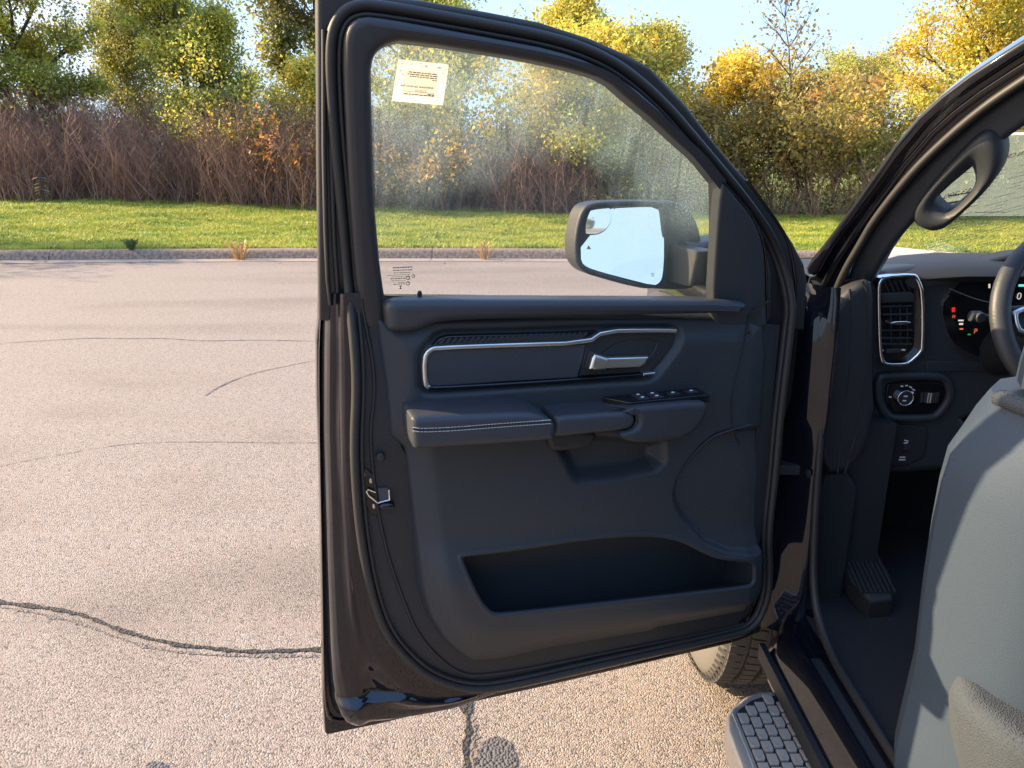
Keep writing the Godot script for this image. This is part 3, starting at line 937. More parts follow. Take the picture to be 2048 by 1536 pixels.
	# double seal all round
	var sp := chaikin(p2([0.9284, 1.32, 0.9334, 1.4516, 0.9383, 1.5483, 0.9427, 1.6234, 0.9447, 1.694, 0.9436, 1.7477, 0.9379, 1.7803, 0.9215, 1.8019, 0.8965, 1.8101, 0.8715, 1.8094, 0.7982, 1.8027, 0.6897, 1.7904, 0.5993, 1.779, 0.5294, 1.7632, 0.4619, 1.7361, 0.3806, 1.6841, 0.2986, 1.6169, 0.2291, 1.5602, 0.1647, 1.5042, 0.1077, 1.4499, 0.0671, 1.3951, 0.0423, 1.3153, 0.0421, 1.2521, 0.0442, 1.1438, 0.0452, 1.0427, 0.0423, 0.9256, 0.0442, 0.7894, 0.0307, 0.7012, 0.0248, 0.6221, 0.0549, 0.548, 0.1478, 0.5429, 0.4332, 0.5384, 0.6652, 0.5313, 0.7413, 0.5441, 0.814, 0.5875, 0.8612, 0.6418, 0.9037, 0.7149, 0.9258, 0.8119, 0.9369, 0.9197, 0.94, 1.0117, 0.9388, 1.1095, 0.9272, 1.221]), 2)
	var base := PackedVector3Array(); var lip := PackedVector3Array()
	for q in sp:
		var k := 0.056 if q.y > 1.36 else 0.086
		base.append(Vector3(q.x, q.y, lerpf(0.086, 0.056, ss(1.30, 1.42, q.y))))
	if MB.area(sp) < 0: sp.reverse()
	for q in MB.inset(sp, 0.0125): lip.append(Vector3(q.x, q.y, lerpf(0.084, 0.056, ss(1.30, 1.42, q.y))))
	mb = dm(); mb.tube(base, 0.0085, 0.010, 10, Vector3(0, 0, 1), true)
	put(door, "door_seal", mb.build(70.0), M.rubber)
	mb = dm(); mb.tube(lip, 0.0045, 0.007, 8, Vector3(0, 0, 1), true)
	put(door, "seal_lip", mb.build(70.0), M.rubber)
	mb = dm()
	var outer_strip := p2([0.9506, 1.776, 0.9591, 1.6088, 0.9627, 1.4919, 0.9641, 1.3989, 0.9621, 1.3542])
	mb.tube(lift3(outer_strip, 0.052), 0.004, 0.006, 6, Vector3(0, 0, 1))
	mb.tube(lift3(p2([0.9436, 1.7433, 0.9485, 1.6089, 0.9503, 1.4667, 0.9482, 1.3625]), 0.052), 0.0045, 0.006, 6, Vector3(0, 0, 1))
	put(door, "frame_moulding", mb.build(70.0), M.rubber)
	mb = dm()
	mb.tube(lift3(chaikin(p2([0.9116, 1.3669, 0.9063, 1.3218, 0.8976, 1.2591, 0.8964, 1.2136, 0.9, 1.1769, 0.9085, 1.1308, 0.9084, 1.0635, 0.9049, 1.0089, 0.9021, 0.9713, 0.8989, 0.9423, 0.8874, 0.8676, 0.8628, 0.7714, 0.8363, 0.6876, 0.7827, 0.6086, 0.7447, 0.5773, 0.7076, 0.5664, 0.6038, 0.5599, 0.4411, 0.5614, 0.1617, 0.5602, 0.0806, 0.5635]), 2, false), 0.080), 0.0035, 0.005, 6, Vector3(0, 0, 1))
	put(door, "trim_flange", mb.build(70.0), M.rubber)
	# glass, dew and what sticks to it
	mb = dm()
	mb.flat(p2([0.887, 1.7261, 0.8826, 1.7539, 0.8596, 1.7697, 0.8215, 1.7766, 0.6406, 1.7596, 0.4873, 1.7302, 0.3903, 1.6704, 0.2858, 1.6016, 0.2249, 1.5509, 0.1697, 1.2744, 0.8681, 1.3181, 0.8795, 1.4457]), 0.028, false)
	put(door, "window_glass", mb.build(), M.window_glass)
	build_dew(door)
	build_glass_print(door)
	# mirror triangle
	mb = dm()
	mb.prism(chaikin(p2([0.2628, 1.5477, 0.2557, 1.5529, 0.2218, 1.5247, 0.191, 1.4994, 0.1667, 1.4725, 0.1462, 1.4401, 0.1313, 1.4051, 0.113, 1.344, 0.1052, 1.3035, 0.0981, 1.2597, 0.2207, 1.2678, 0.2313, 1.3268, 0.25, 1.4483]), 1), 0.062, 0.090, 0.006)
	put(door, "mirror_triangle", mb.build(), M.trim_plastic)
	mb = dm()
	mb.tube(lift3(p2([0.2558, 1.5528, 0.22, 1.5254, 0.1891, 1.5001, 0.1648, 1.4731, 0.1428, 1.4397, 0.128, 1.4046, 0.1095, 1.3433, 0.0994, 1.2799]), 0.086), 0.0022, 0.003, 6, Vector3(0, 0, 1))
	mb.tube(lift3(p2([0.2016, 1.5569, 0.1625, 1.5224, 0.1258, 1.4885, 0.0949, 1.4584, 0.0768, 1.435, 0.0584, 1.4027, 0.0367, 1.3557, 0.0271, 1.2917]), 0.075), 0.003, 0.004, 6, Vector3(0, 0, 1))
	put(door, "triangle_edge", mb.build(70.0), M.piano_black)
	build_mirror(door)
	build_trim(door)
	build_latch(door)

func build_dew(door: Node3D) -> void:
	# dew drops on the outside of the pane, thick above and at the edges, wiped by running drops
	var w := 768; var h := 480
	var im := Image.create(w, h, false, Image.FORMAT_RGBA8)
	var n1 := FastNoiseLite.new(); n1.seed = 1; n1.frequency = 0.23; n1.fractal_octaves = 3
	var n2 := FastNoiseLite.new(); n2.seed = 2; n2.frequency = 0.010; n2.fractal_octaves = 3
	var runs := []
	rng.seed = 17
	for i in 26: runs.append([rng.randf() * w, rng.randf_range(0.0, 0.3) * h, rng.randf_range(0.25, 0.75) * h, rng.randf_range(1.2, 4.0), rng.randf_range(-0.25, 0.20)])
	for y in h:
		for x in w:
			var fx := float(x) / w; var fy := float(y) / h
			# the pane's picture runs from the latch edge (0) to the hinge (1), top (0) to sill (1)
			var top := 1.0 - ss(0.02, 0.62, fy)
			var e := maxf(ss(0.55, 1.0, fx) * (1.0 - ss(0.58, 0.80, fy)), (1.0 - ss(0.0, 0.10, fx)) * 0.75 * (1.0 - ss(0.9, 1.0, fy)))
			var clear := exp(-pow((fx - 0.52) / 0.20, 2) - pow((fy - 0.52) / 0.17, 2)) * 0.75
			var d := clampf(0.16 + 0.44 * top + 0.50 * e - clear * 0.62 + 0.20 * n2.get_noise_2d(x, y), 0.0, 0.9) * (1.0 - ss(0.42, 0.72, fy) * 0.90 * (1.0 - 0.6 * e))
			for q in runs:
				var dx: float = absf(x - q[0] - 3.0 * sin(y * 0.03 + q[0]))
				if dx < q[3] * 2.0 and y > q[1] and y < q[2]: d *= 1.0 + q[4] * 2.2 * (1.0 - dx / (q[3] * 2.0))
			d = clampf(d, 0.0, 0.92)
			var g := clampf(0.5 + 0.9 * n1.get_noise_2d(x, y) + rng.randf_range(-0.35, 0.35), 0.0, 1.0)
			var al := clampf(d * 0.68 * (0.5 + 0.95 * g * g), 0.0, 0.92)
			im.set_pixel(x, y, Color(0.80, 0.88, 0.88, al))
	var m := mat("dew", 0.90, 0.96, 0.93, 0.6)
	m.transparency = BaseMaterial3D.TRANSPARENCY_ALPHA
	m.albedo_texture = ImageTexture.create_from_image(im)
	m.texture_repeat = false
	m.backlight_enabled = true; m.backlight = Color(0.9, 0.9, 0.9)
	var u0 := 0.92; var u1 := 0.215; var v0 := 1.775; var v1 := 1.30
	var poly := p2([0.882, 1.7265, 0.8785, 1.7489, 0.8592, 1.7674, 0.821, 1.7729, 0.6393, 1.7556, 0.4855, 1.7267, 0.3882, 1.6673, 0.2831, 1.5972, 0.2274, 1.5509, 0.1725, 1.274, 0.8668, 1.3174, 0.8765, 1.4453])
	var ix := Geometry2D.triangulate_polygon(poly)
	var st := SurfaceTool.new()
	st.begin(Mesh.PRIMITIVE_TRIANGLES)
	for i in range(0, ix.size(), 3):
		var q := [poly[ix[i]], poly[ix[i + 1]], poly[ix[i + 2]]]
		if (q[1] - q[0]).cross(q[2] - q[0]) < 0: q.reverse()
		for p in q:
			st.set_uv(Vector2((u0 - p.x) / (u0 - u1), (v0 - p.y) / (v0 - v1)))
			st.set_normal(Vector3(1, 0, 0))
			st.add_vertex(dwarp(Vector3(p.x, p.y, 0.0255)))
	put(door, "dew_film", st.commit(), m)

func dpoint(p: Vector2, w: float) -> Vector3:
	return dwarp(Vector3(p.x, p.y, w))

func dtext(at: Vector2, to: Vector2, w: float) -> Transform3D:   # lettering that starts at one point of the pane and runs towards another, read from outside
	var o := dpoint(at, w)
	var ex := (dpoint(to, w) - o).normalized()
	var ey := (dpoint(at + Vector2(0, 0.1), w) - o).normalized()
	ey = (ey - ex * ey.dot(ex)).normalized()
	return Transform3D(Basis(ex, ey, ex.cross(ey)), o)

func build_glass_print(door: Node3D) -> void:
	var c := p2([0.8388, 1.7434, 0.7585, 1.7383, 0.7667, 1.6783, 0.8494, 1.6834])
	var mb := dm()
	var at := func(s: float, t: float) -> Vector2: return c[0].lerp(c[1], s).lerp(c[3].lerp(c[2], s), t)
	var q := PackedVector2Array()
	for e in [[0.17, 0.25], [0.2, 0.2], [0.80, 0.2], [0.84, 0.25], [0.84, 0.79], [0.81, 0.83], [0.2, 0.83], [0.17, 0.79]]: q.append(at.call(e[0], e[1]))
	var rim := PackedVector2Array()
	for e in [[0.0, 0.2], [0.15, 0.0], [0.85, 0.0], [1.0, 0.2], [1.0, 0.8], [0.85, 1.0], [0.15, 1.0], [0.0, 0.8]]: rim.append(at.call(e[0], e[1]))
	for i in 8:
		var j := (i + 1) % 8
		mb.quad(Vector3(rim[i].x, rim[i].y, 0.0287), Vector3(q[i].x, q[i].y, 0.0287), Vector3(q[j].x, q[j].y, 0.0287), Vector3(rim[j].x, rim[j].y, 0.0287))
	for e in [[0, 0.0, 0.0, 1], [2, 1.0, 0.0, 3], [4, 1.0, 1.0, 5], [6, 0.0, 1.0, 7]]:
		var cc: Vector2 = at.call(e[1], e[2])
		mb.tri(Vector3(rim[e[0]].x, rim[e[0]].y, 0.0287), Vector3(rim[e[3]].x, rim[e[3]].y, 0.0287), Vector3(cc.x, cc.y, 0.0287))
	put(door, "price_sticker", mb.build(), M.paper)
	mb = dm()
	mb.flat(q, 0.0287, false)
	put(door, "sticker_panel", mb.build(), M.paper_tint)
	mb = dm()
	rng.seed = 33
	for i in 70:   # scrollwork border
		var s := rng.randf(); var t := rng.randf()
		if s > 0.13 and s < 0.88 and t > 0.16 and t < 0.87: continue
		if s < 0.03 or s > 0.97 or t < 0.03 or t > 0.97: continue
		mb.flat(strip(chaikin(PackedVector2Array([at.call(s, t), at.call(s + rng.randf_range(-0.03, 0.03), t + 0.04), at.call(s + 0.03, t + rng.randf_range(-0.03, 0.03))]), 1, false), 0.0008), 0.0291, false)
	stuff(put(door, "sticker_scrollwork", mb.build(), M.paper_pattern))
	for e in [[0.77, 0.605, 0.0038, "Additional Services Fee", 0.20], [0.64, 0.70, 0.0052, "$599.00", 0.35]]:
		var o := at.call(e[0], e[1]) as Vector2
		var t := words(door, "sticker_lettering", e[3], e[2], Transform3D(), M.print_grey, e[0] > 0.7)
		(t.mesh as TextMesh).horizontal_alignment = HORIZONTAL_ALIGNMENT_LEFT
		t.transform = dtext(o, at.call(e[4], e[1]), 0.0294)
	mb = dm()
	for e in [[0.79, 0.27, 0.24], [0.81, 0.32, 0.22], [0.81, 0.37, 0.27], [0.81, 0.42, 0.72], [0.80, 0.85, 0.80], [0.8, 0.77, 0.66], [0.8, 0.80, 0.2], [0.81, 0.735, 0.19]]:
		if e[1] > 0.84: continue
		var x: float = e[0]
		while x > e[2]:   # fine print, word by word
			var l := minf(rng.randf_range(0.03, 0.10), x - e[2])
			if l < 0.01: break
			mb.flat(strip(PackedVector2Array([at.call(x, e[1]), at.call(x - l, e[1])]), 0.0006 if absf(e[1] - 0.735) < 0.01 else 0.0016), 0.0292, false)
			x -= l + (0.0 if absf(e[1] - 0.735) < 0.01 else 0.012)
	stuff(put(door, "sticker_fine_print", mb.build(), M.print_grey))
	# glass maker's etching in the lower corner: rows of small marks and three round approval marks
	mb = dm()
	rng.seed = 34
	for e in [[820, 545, 785, 3.2], [820, 550, 784, 2.6], [816, 555, 788, 1.6], [815, 559, 774, 1.5], [808, 562, 785, 1.2], [807, 566, 783, 2.2], [807, 570, 782, 1.4], [806, 574, 794, 1.4], [806, 577, 787, 2.0]]:
		var x: float = e[0]
		while x > e[2]:
			var l := rng.randf_range(1.5, 5.0)
			mb.flat(strip(PackedVector2Array([glass_px(x, e[1]), glass_px(x - l, e[1])]), e[3] * 0.0007), 0.0287, false)
			x -= l + 1.2
	for e in [[812, 565.5, 4.0], [822, 562.5, 3.0], [812, 576.5, 3.8]]:
		var o := glass_px(e[0], e[1])
		var ci := circle(o, e[2] * 0.0009, e[2] * 0.0009, 14)
		ci.append(ci[0])
		mb.flat(strip(ci, 0.0008), 0.0287, false)
	mb.flat(PackedVector2Array([glass_px(795, 580), glass_px(801, 580), glass_px(798, 583.5)]), 0.0287, false)
	mb.flat(PackedVector2Array([glass_px(798, 583), glass_px(801, 586.5), glass_px(795, 586.5)]), 0.0287, false)
	stuff(put(door, "glass_etching", mb.build(), M.print_dark))

func glass_px(x: float, y: float) -> Vector2:   # the etched block, measured in its own units from its upper inner corner
	return Vector2(0.8440 - (x - 790.0) * 0.000945, 1.4170 - (y - 540.0) * 0.000945)

func build_mirror(door: Node3D) -> void:
	# exterior mirror, folded flat against the door, arm and housing in grained black
	var hc := p2([0.3107, 1.4186])[0]
	var fold := func(p: Vector3) -> Vector3: return dwarp(Vector3(p.x, p.y, p.z - (p.y - hc.y) * 0.26 - (p.x - hc.x) * 0.17))
	var mb := dm()
	mb.warp = fold
	var body := chaikin(p2([0.4466, 1.4106, 0.4451, 1.4416, 0.433, 1.4944, 0.4111, 1.5102, 0.3407, 1.5132, 0.2708, 1.5121, 0.2265, 1.5083, 0.1977, 1.492, 0.1783, 1.4596, 0.1682, 1.4227, 0.1645, 1.3566, 0.1786, 1.326, 0.2107, 1.3208, 0.2967, 1.3273, 0.3806, 1.3497, 0.4215, 1.3622, 0.4426, 1.3843]), 1)
	if MB.area(body) < 0: body.reverse()
	var hr := []
	for e in [[0.055, -0.205], [0.040, -0.200], [0.022, -0.182], [0.010, -0.155], [0.002, -0.128], [0.0, -0.120], [0.002, -0.114], [0.006, -0.112]]:
		var row := lift3(MB.inset(body, e[0]), e[1])
		for k in row.size(): row[k].x -= e[0] * 0.35
		hr.append(row)
	mb.loft(hr, true, true, true)
	put(door, "mirror_housing", mb.build(50.0), M.mirror_plastic)
	var rim := chaikin(p2([0.4535, 1.413, 0.4521, 1.4457, 0.4412, 1.4938, 0.4195, 1.5094, 0.3501, 1.5123, 0.281, 1.5112, 0.2667, 1.5069, 0.2604, 1.4799, 0.2596, 1.4063, 0.264, 1.3581, 0.2781, 1.3316, 0.2971, 1.3293, 0.3425, 1.3391, 0.3895, 1.353, 0.4298, 1.3654, 0.4496, 1.3871]), 2)
	mb = dm()
	mb.warp = fold
	ring(mb, rim, 0.011, -0.14, -0.086)
	put(door, "mirror_bezel", mb.build(60.0), M.mirror_plastic)
	mb = dm()
	mb.prism(p2([0.2198, 1.4294, 0.1856, 1.424, 0.159, 1.4275, 0.1126, 1.4347, 0.101, 1.3021, 0.1532, 1.3227, 0.2038, 1.3383]), -0.15, -0.065, 0.02)
	mb.box(Vector3(0.205, 1.345, -0.09), Vector3(0.245, 1.42, 0.02), 0.01)
	put(door, "mirror_arm", mb.build(50.0), M.mirror_plastic)
	mb = dm()
	mb.prism(strip(p2([0.2323, 1.3676, 0.2302, 1.3718, 0.2049, 1.3696, 0.1525, 1.3663]), 0.0014), -0.066, -0.0635)
	mb.prism(strip(p2([0.2313, 1.3707, 0.2311, 1.3505, 0.2316, 1.3398]), 0.0014), -0.066, -0.0635)
	put(door, "arm_seam", mb.build(), M.trim_dark)
	# the glass tips back so that it shows the sky; its plane in the door's axes
	var outline := chaikin(p2([0.43, 1.4122, 0.4293, 1.4633, 0.4257, 1.4935, 0.4059, 1.5012, 0.3496, 1.5012, 0.2733, 1.4988, 0.2657, 1.4696, 0.2656, 1.4065, 0.27, 1.3584, 0.2764, 1.3446, 0.2881, 1.3386, 0.3431, 1.353, 0.39, 1.3657, 0.4188, 1.3754, 0.4304, 1.3863]), 1)
	var cen := Vector2()
	for q in outline: cen += q / outline.size()
	var tilt := func(p: Vector3) -> Vector3: return dwarp(Vector3(p.x, p.y, p.z - 0.105 - (p.y - cen.y) * 0.40 - (p.x - cen.x) * 0.345))
	var spot := chaikin(p2([0.4243, 1.4449, 0.4238, 1.4683, 0.419, 1.4914, 0.4081, 1.4992, 0.3699, 1.4995, 0.369, 1.4761, 0.3752, 1.4599, 0.3861, 1.4489, 0.4017, 1.4432]), 1)
	mb = MB.new(); mb.flip = true; mb.warp = tilt
	mb.prism(outline, -0.003, 0.0)
	put(door, "mirror_glass", mb.build(), M.mirror_glass)
	# small convex mirror in its upper corner, a dark gap round it
	mb = MB.new(); mb.flip = true; mb.warp = tilt
	mb.flat(MB.inset(spot if MB.area(spot) > 0 else reversed(spot), -0.0022), 0.0006, false)
	put(door, "spot_gap", mb.build(), M.print_dark)
	var sc := Vector2()
	for q in spot: sc += q / spot.size()
	mb = MB.new(); mb.flip = true
	var R := 0.30
	var sp := spot if MB.area(spot) > 0 else reversed(spot)
	mb.warp = func(p: Vector3) -> Vector3:
		var d := Vector2(p.x, p.y) - sc
		var t: Vector3 = tilt.call(Vector3(p.x, p.y, 0.0012))
		return t + Vector3(0.0050 - (d.x * d.x + d.y * d.y) / (2 * R) + d.y * 0.085, 0, 0)
	var rr := []
	for k in 6:
		var row := PackedVector3Array()
		for q in sp: row.append(Vector3(lerpf(q.x, sc.x, k / 5.0), lerpf(q.y, sc.y, k / 5.0), 0))
		rr.append(row)
	mb.loft(rr)
	put(door, "spot_mirror", mb.build(80.0), M.mirror_glass)
	mb = MB.new(); mb.flip = true; mb.warp = tilt
	mb.flat(p2([0.4188, 1.4129, 0.4098, 1.4125, 0.4146, 1.421]), 0.0007, false)
	mb.flat(circle(p2([0.3607, 1.4953])[0], 0.0014, 0.0014, 10), 0.0007, false)
	for k in 3: mb.flat(strip(PackedVector2Array([p2([0.2906, 1.3636])[0] + Vector2(0.003 - k * 0.0004, -k * 0.0028), p2([0.2906, 1.3636])[0] + Vector2(-0.004 + k * 0.0004, -k * 0.0028)]), 0.0012), 0.0007, false)
	stuff(put(door, "mirror_symbol", mb.build(), M.print_grey))

func reversed(p: PackedVector2Array) -> PackedVector2Array:
	var q := p.duplicate()
	q.reverse()
	return q

func trim_edge() -> PackedVector2Array:
	return p2([0.8981, 1.3482, 0.8939, 1.2878, 0.8863, 1.2134, 0.8813, 1.1119, 0.8676, 1.0969, 0.8563, 1.085, 0.8511, 1.0104, 0.8438, 0.9071, 0.838, 0.8006, 0.8235, 0.7372, 0.7991, 0.6836, 0.7676, 0.6398, 0.7339, 0.6088, 0.6724, 0.5987, 0.5562, 0.6036, 0.4465, 0.6, 0.3311, 0.5972, 0.3157, 0.6041, 0.096, 0.605, 0.0605, 0.6435, 0.0754, 0.8812, 0.0805, 1.0549, 0.0841, 1.1971, 0.0995, 1.2819, 0.1541, 1.3137, 0.1618, 1.298, 0.5736, 1.3237, 0.8704, 1.3356])

func build_trim(door: Node3D) -> void:
	var edge := trim_edge()
	var pocket := chaikin(p2([0.7618, 0.871, 0.7547, 0.8763, 0.6652, 0.8707, 0.4381, 0.8668, 0.298, 0.8431, 0.209, 0.786, 0.1579, 0.7728, 0.1084, 0.7611, 0.1, 0.7284, 0.0996, 0.6967, 0.1513, 0.6982, 0.326, 0.7108, 0.5014, 0.7235, 0.6817, 0.7372, 0.7026, 0.7435, 0.7231, 0.7689, 0.7428, 0.8151]), 2)
	var cup := p2([0.5715, 1.0814, 0.5448, 1.0336, 0.5249, 0.9919, 0.512, 0.9848, 0.4249, 0.9811, 0.3468, 0.9876, 0.3248, 1.0015, 0.3252, 1.0453, 0.3619, 1.0581, 0.4611, 1.0754])
	var speaker := p2([0.1628, 1.0566, 0.2096, 1.0507, 0.243, 1.0304, 0.2731, 0.9988, 0.2961, 0.9651, 0.3024, 0.9379, 0.297, 0.9089, 0.2785, 0.8777, 0.2262, 0.8171, 0.1751, 0.7909, 0.0979, 0.7723, 0.0621, 0.7726, 0.0867, 1.0461])
	var accent := p2([0.8186, 1.2119, 0.8169, 1.263, 0.8111, 1.2752, 0.8001, 1.2852, 0.7837, 1.2976, 0.7693, 1.3011, 0.5743, 1.2935, 0.4694, 1.2903, 0.3218, 1.2816, 0.3071, 1.2737, 0.304, 1.2606, 0.3114, 1.24, 0.3336, 1.2125, 0.3539, 1.1888, 0.3688, 1.183, 0.5727, 1.1899, 0.792, 1.1955, 0.8101, 1.199])
	var shelf := p2([0.622, 1.1632, 0.4698, 1.1587, 0.228, 1.1466, 0.2359, 1.2406, 0.1775, 1.226, 0.1623, 1.0647, 0.2209, 1.06, 0.467, 1.0785, 0.6117, 1.0946])
	var h := func(u: float, v: float, hollow := true) -> float:
		var p := Vector2(u, v)
		var d := sd(p, edge)
		if d < -0.016: return -1.0
		var w := 0.102 + 0.012 * ss(1.10, 0.90, v)
		var s := sd(p, pocket)
		# the pocket's outer wall stands out below and beside it
		w += 0.026 * exp(-pow(maxf(-s - 0.02, 0.0) / 0.055, 2.0)) * (1.0 - ss(0.78, 0.90, v + 0.10 * (0.5 - u)))
		if s > 0.001 and hollow: return -1.0
		if v > 0.9 and v < 1.2: w -= 0.034 * ss(-0.006, 0.026, sd(p, cup))
		if v > 0.7 and v < 1.2 and u < 0.4: w -= 0.014 * ss(-0.003, 0.004, sd(p, speaker))
		if v > 1.1: w -= 0.013 * ss(-0.010, 0.004, sd(p, accent))
		w -= 0.018 * (1.0 - ss(0.0, 0.06, d)) + 0.050 * (1.0 - ss(-0.012, 0.014, d))
		return w
	put(door, "trim_panel", field(0.03, 0.96, 0.585, 1.375, 0.0045, h), M.trim_plastic)
	# door pocket: a deep bin behind the lip
	var pk := pocket.duplicate()
	if MB.area(pk) < 0: pk.reverse()
	var lipr := PackedVector3Array(); var bin := [PackedVector3Array(), PackedVector3Array(), PackedVector3Array(), PackedVector3Array()]
	for q in pk:
		var hw: float = h.call(q.x, q.y, false)
		lipr.append(Vector3(q.x, q.y, hw - 0.005))
		var low := 1.0 - ss(0.70, 0.80, q.y + 0.10 * (0.5 - q.x))
		for k in 4: bin[k].append(Vector3(q.x, q.y - low * [0.0, 0.008, 0.05, 0.07][k], lerpf(hw - 0.004, 0.022, [0.0, 0.15, 0.7, 1.0][k])))
	var mp := dm()
	mp.tube(lipr, 0.0065, 0.0065, 8, Vector3(0, 0, 1), true)
	put(door, "pocket_lip", mp.build(70.0), M.trim_plastic)
	mp = dm()
	mp.loft(bin)
	mp.fan(bin[3], false)
	put(door, "pocket_bin", mp.build(60.0), M.trim_plastic)
	# padded upper roll
	var mb := dm()
	mb.prism(chaikin(p2([0.8772, 1.3649, 0.876, 1.3346, 0.8748, 1.3188, 0.8649, 1.313, 0.8428, 1.3106, 0.822, 1.3118, 0.8008, 1.3201, 0.7787, 1.324, 0.7207, 1.3238, 0.4828, 1.3164, 0.1824, 1.304, 0.172, 1.3123, 0.1675, 1.324, 0.1984, 1.3296, 0.2657, 1.3355, 0.5834, 1.3544, 0.8521, 1.3696]), 1), 0.07, 0.122, 0.019, 5)
	put(door, "upper_pad", mb.build(50.0), M.soft_vinyl)
	# lock button in its collar
	mb = dm()
	mb.lathe(p2([0.0, 0.0, 0.0, 0.012, 0.004, 0.011, 0.005, 0.006, 0.0, 0.0055]), 14, Vector3(p2([0.8121, 1.3593])[0].x, p2([0.8121, 1.3593])[0].y, 0.080), false)
	put(door, "lock_collar", mb.build(), M.chrome)
	mb = dm()
	mb.lathe(p2([0.0, 0.0038, 0.014, 0.0042, 0.018, 0.003, 0.019, 0.0]), 10, Vector3(p2([0.8121, 1.3583])[0].x, p2([0.8121, 1.3583])[0].y, 0.080), false)
	put(door, "lock_button", mb.build(), M.rubber)
	# accent band: silver outline, cloth-look insert, ribbed gloss band, handle pocket
	mb = dm()
	mb.prism(p2([0.8063, 1.2604, 0.8034, 1.2674, 0.7979, 1.2715, 0.7898, 1.2727, 0.6702, 1.2685, 0.503, 1.2619, 0.5101, 1.2266, 0.5174, 1.1979, 0.6705, 1.2025, 0.7918, 1.2039, 0.8008, 1.2065, 0.8051, 1.2125]), 0.085, 0.100, 0.003)
	put(door, "accent_insert", mb.build(), M.soft_vinyl)
	mb = dm()
	mb.prism(p2([0.5019, 1.2599, 0.4919, 1.265, 0.4598, 1.282, 0.3159, 1.2743, 0.3108, 1.264, 0.317, 1.2425, 0.3382, 1.2159, 0.3609, 1.1965, 0.3694, 1.1942, 0.5124, 1.1984]), 0.085, 0.094, 0.003)
	put(door, "handle_plate", mb.build(), M.trim_dark)
	mb = dm()
	mb.prism(p2([0.795, 1.2794, 0.7821, 1.2921, 0.7658, 1.2963, 0.5742, 1.2879, 0.4743, 1.2849, 0.5061, 1.267, 0.6702, 1.2731]), 0.085, 0.098, 0.004)
	put(door, "ribbed_band", mb.build(), M.piano_black)
	mb = dm()
	var r0 := p2([0.781, 1.2807, 0.5151, 1.269])
	var r1 := p2([0.769, 1.2934, 0.4853, 1.2842])
	for i in 26:
		var k := i / 26.0
		mb.prism(strip(PackedVector2Array([r0[0].lerp(r0[1], k), r1[0].lerp(r1[1], k - 0.005).lerp(r0[0].lerp(r0[1], k), 0.1)]), 0.0065), 0.097, 0.1002, 0.0012, 1)
	stuff(put(door, "band_ribs", mb.build(), M.trim_dark))
	mb = dm()
	mb.prism(strip(chaikin(p2([0.8031, 1.2045, 0.8101, 1.2117, 0.8103, 1.2593, 0.8009, 1.274, 0.7883, 1.2767, 0.6708, 1.2727, 0.5029, 1.2653, 0.467, 1.2858, 0.3603, 1.2797, 0.3149, 1.2757]), 1, false), 0.0088), 0.088, 0.106, 0.003)
	put(door, "silver_outline", mb.build(), M.satin_silver)
	mb = dm()
	mb.prism(strip(chaikin(p2([0.8048, 1.2056, 0.7922, 1.2026, 0.6711, 1.1983, 0.5131, 1.1941, 0.3822, 1.1918]), 1, false), 0.0075), 0.088, 0.1045, 0.0035)
	put(door, "gloss_lower_edge", mb.build(), M.piano_black)
	mb = dm()
	mb.prism(strip(p2([0.3833, 1.1939, 0.3575, 1.1947]), 0.005), 0.09, 0.106, 0.002)
	put(door, "silver_end", mb.build(), M.satin_silver)
	# pull-to-open handle in a scooped pocket
	mb = dm()
	var scoop := chaikin(p2([0.4758, 1.2361, 0.4435, 1.2572, 0.4261, 1.2637, 0.3485, 1.2602, 0.3515, 1.2386, 0.3697, 1.2179, 0.384, 1.203, 0.4706, 1.2062]), 2)
	var so := scoop if MB.area(scoop) > 0 else reversed(scoop)
	mb.loft([lift3(so, 0.0945), lift3(MB.inset(so, 0.002), 0.0942), lift3(MB.inset(so, 0.012), 0.080), lift3(MB.inset(so, 0.018), 0.078)])
	put(door, "handle_scoop", mb.build(60.0), M.trim_dark)
	mb = dm()
	mb.prism(p2([0.503, 1.2186, 0.4977, 1.2403, 0.4928, 1.2467, 0.463, 1.2367, 0.4683, 1.2147, 0.4908, 1.2147]), 0.096, 0.122, 0.006)
	put(door, "handle_grip", mb.build(45.0), M.satin_silver)
	mb = dm()
	mb.prism(p2([0.4664, 1.2355, 0.4271, 1.2334, 0.3765, 1.2314, 0.3842, 1.2171, 0.3945, 1.211, 0.4677, 1.2141]), 0.098, 0.113, 0.004)
	put(door, "handle_lever", mb.build(45.0), M.satin_silver)
	# armrest with twin stitching
	mb = dm()
	var arm := chaikin(p2([0.8519, 1.175, 0.8492, 1.1809, 0.8356, 1.1821, 0.6952, 1.1742, 0.6419, 1.1697, 0.6195, 1.1619, 0.5956, 1.1463, 0.5944, 1.131, 0.5961, 1.1159, 0.6037, 1.112, 0.7318, 1.1181, 0.8445, 1.1229, 0.8511, 1.1282]), 1)
	mb.prism(arm, 0.09, 0.192, 0.013, 5)
	put(door, "armrest", mb.build(60.0), M.soft_vinyl)
	mb = dm()
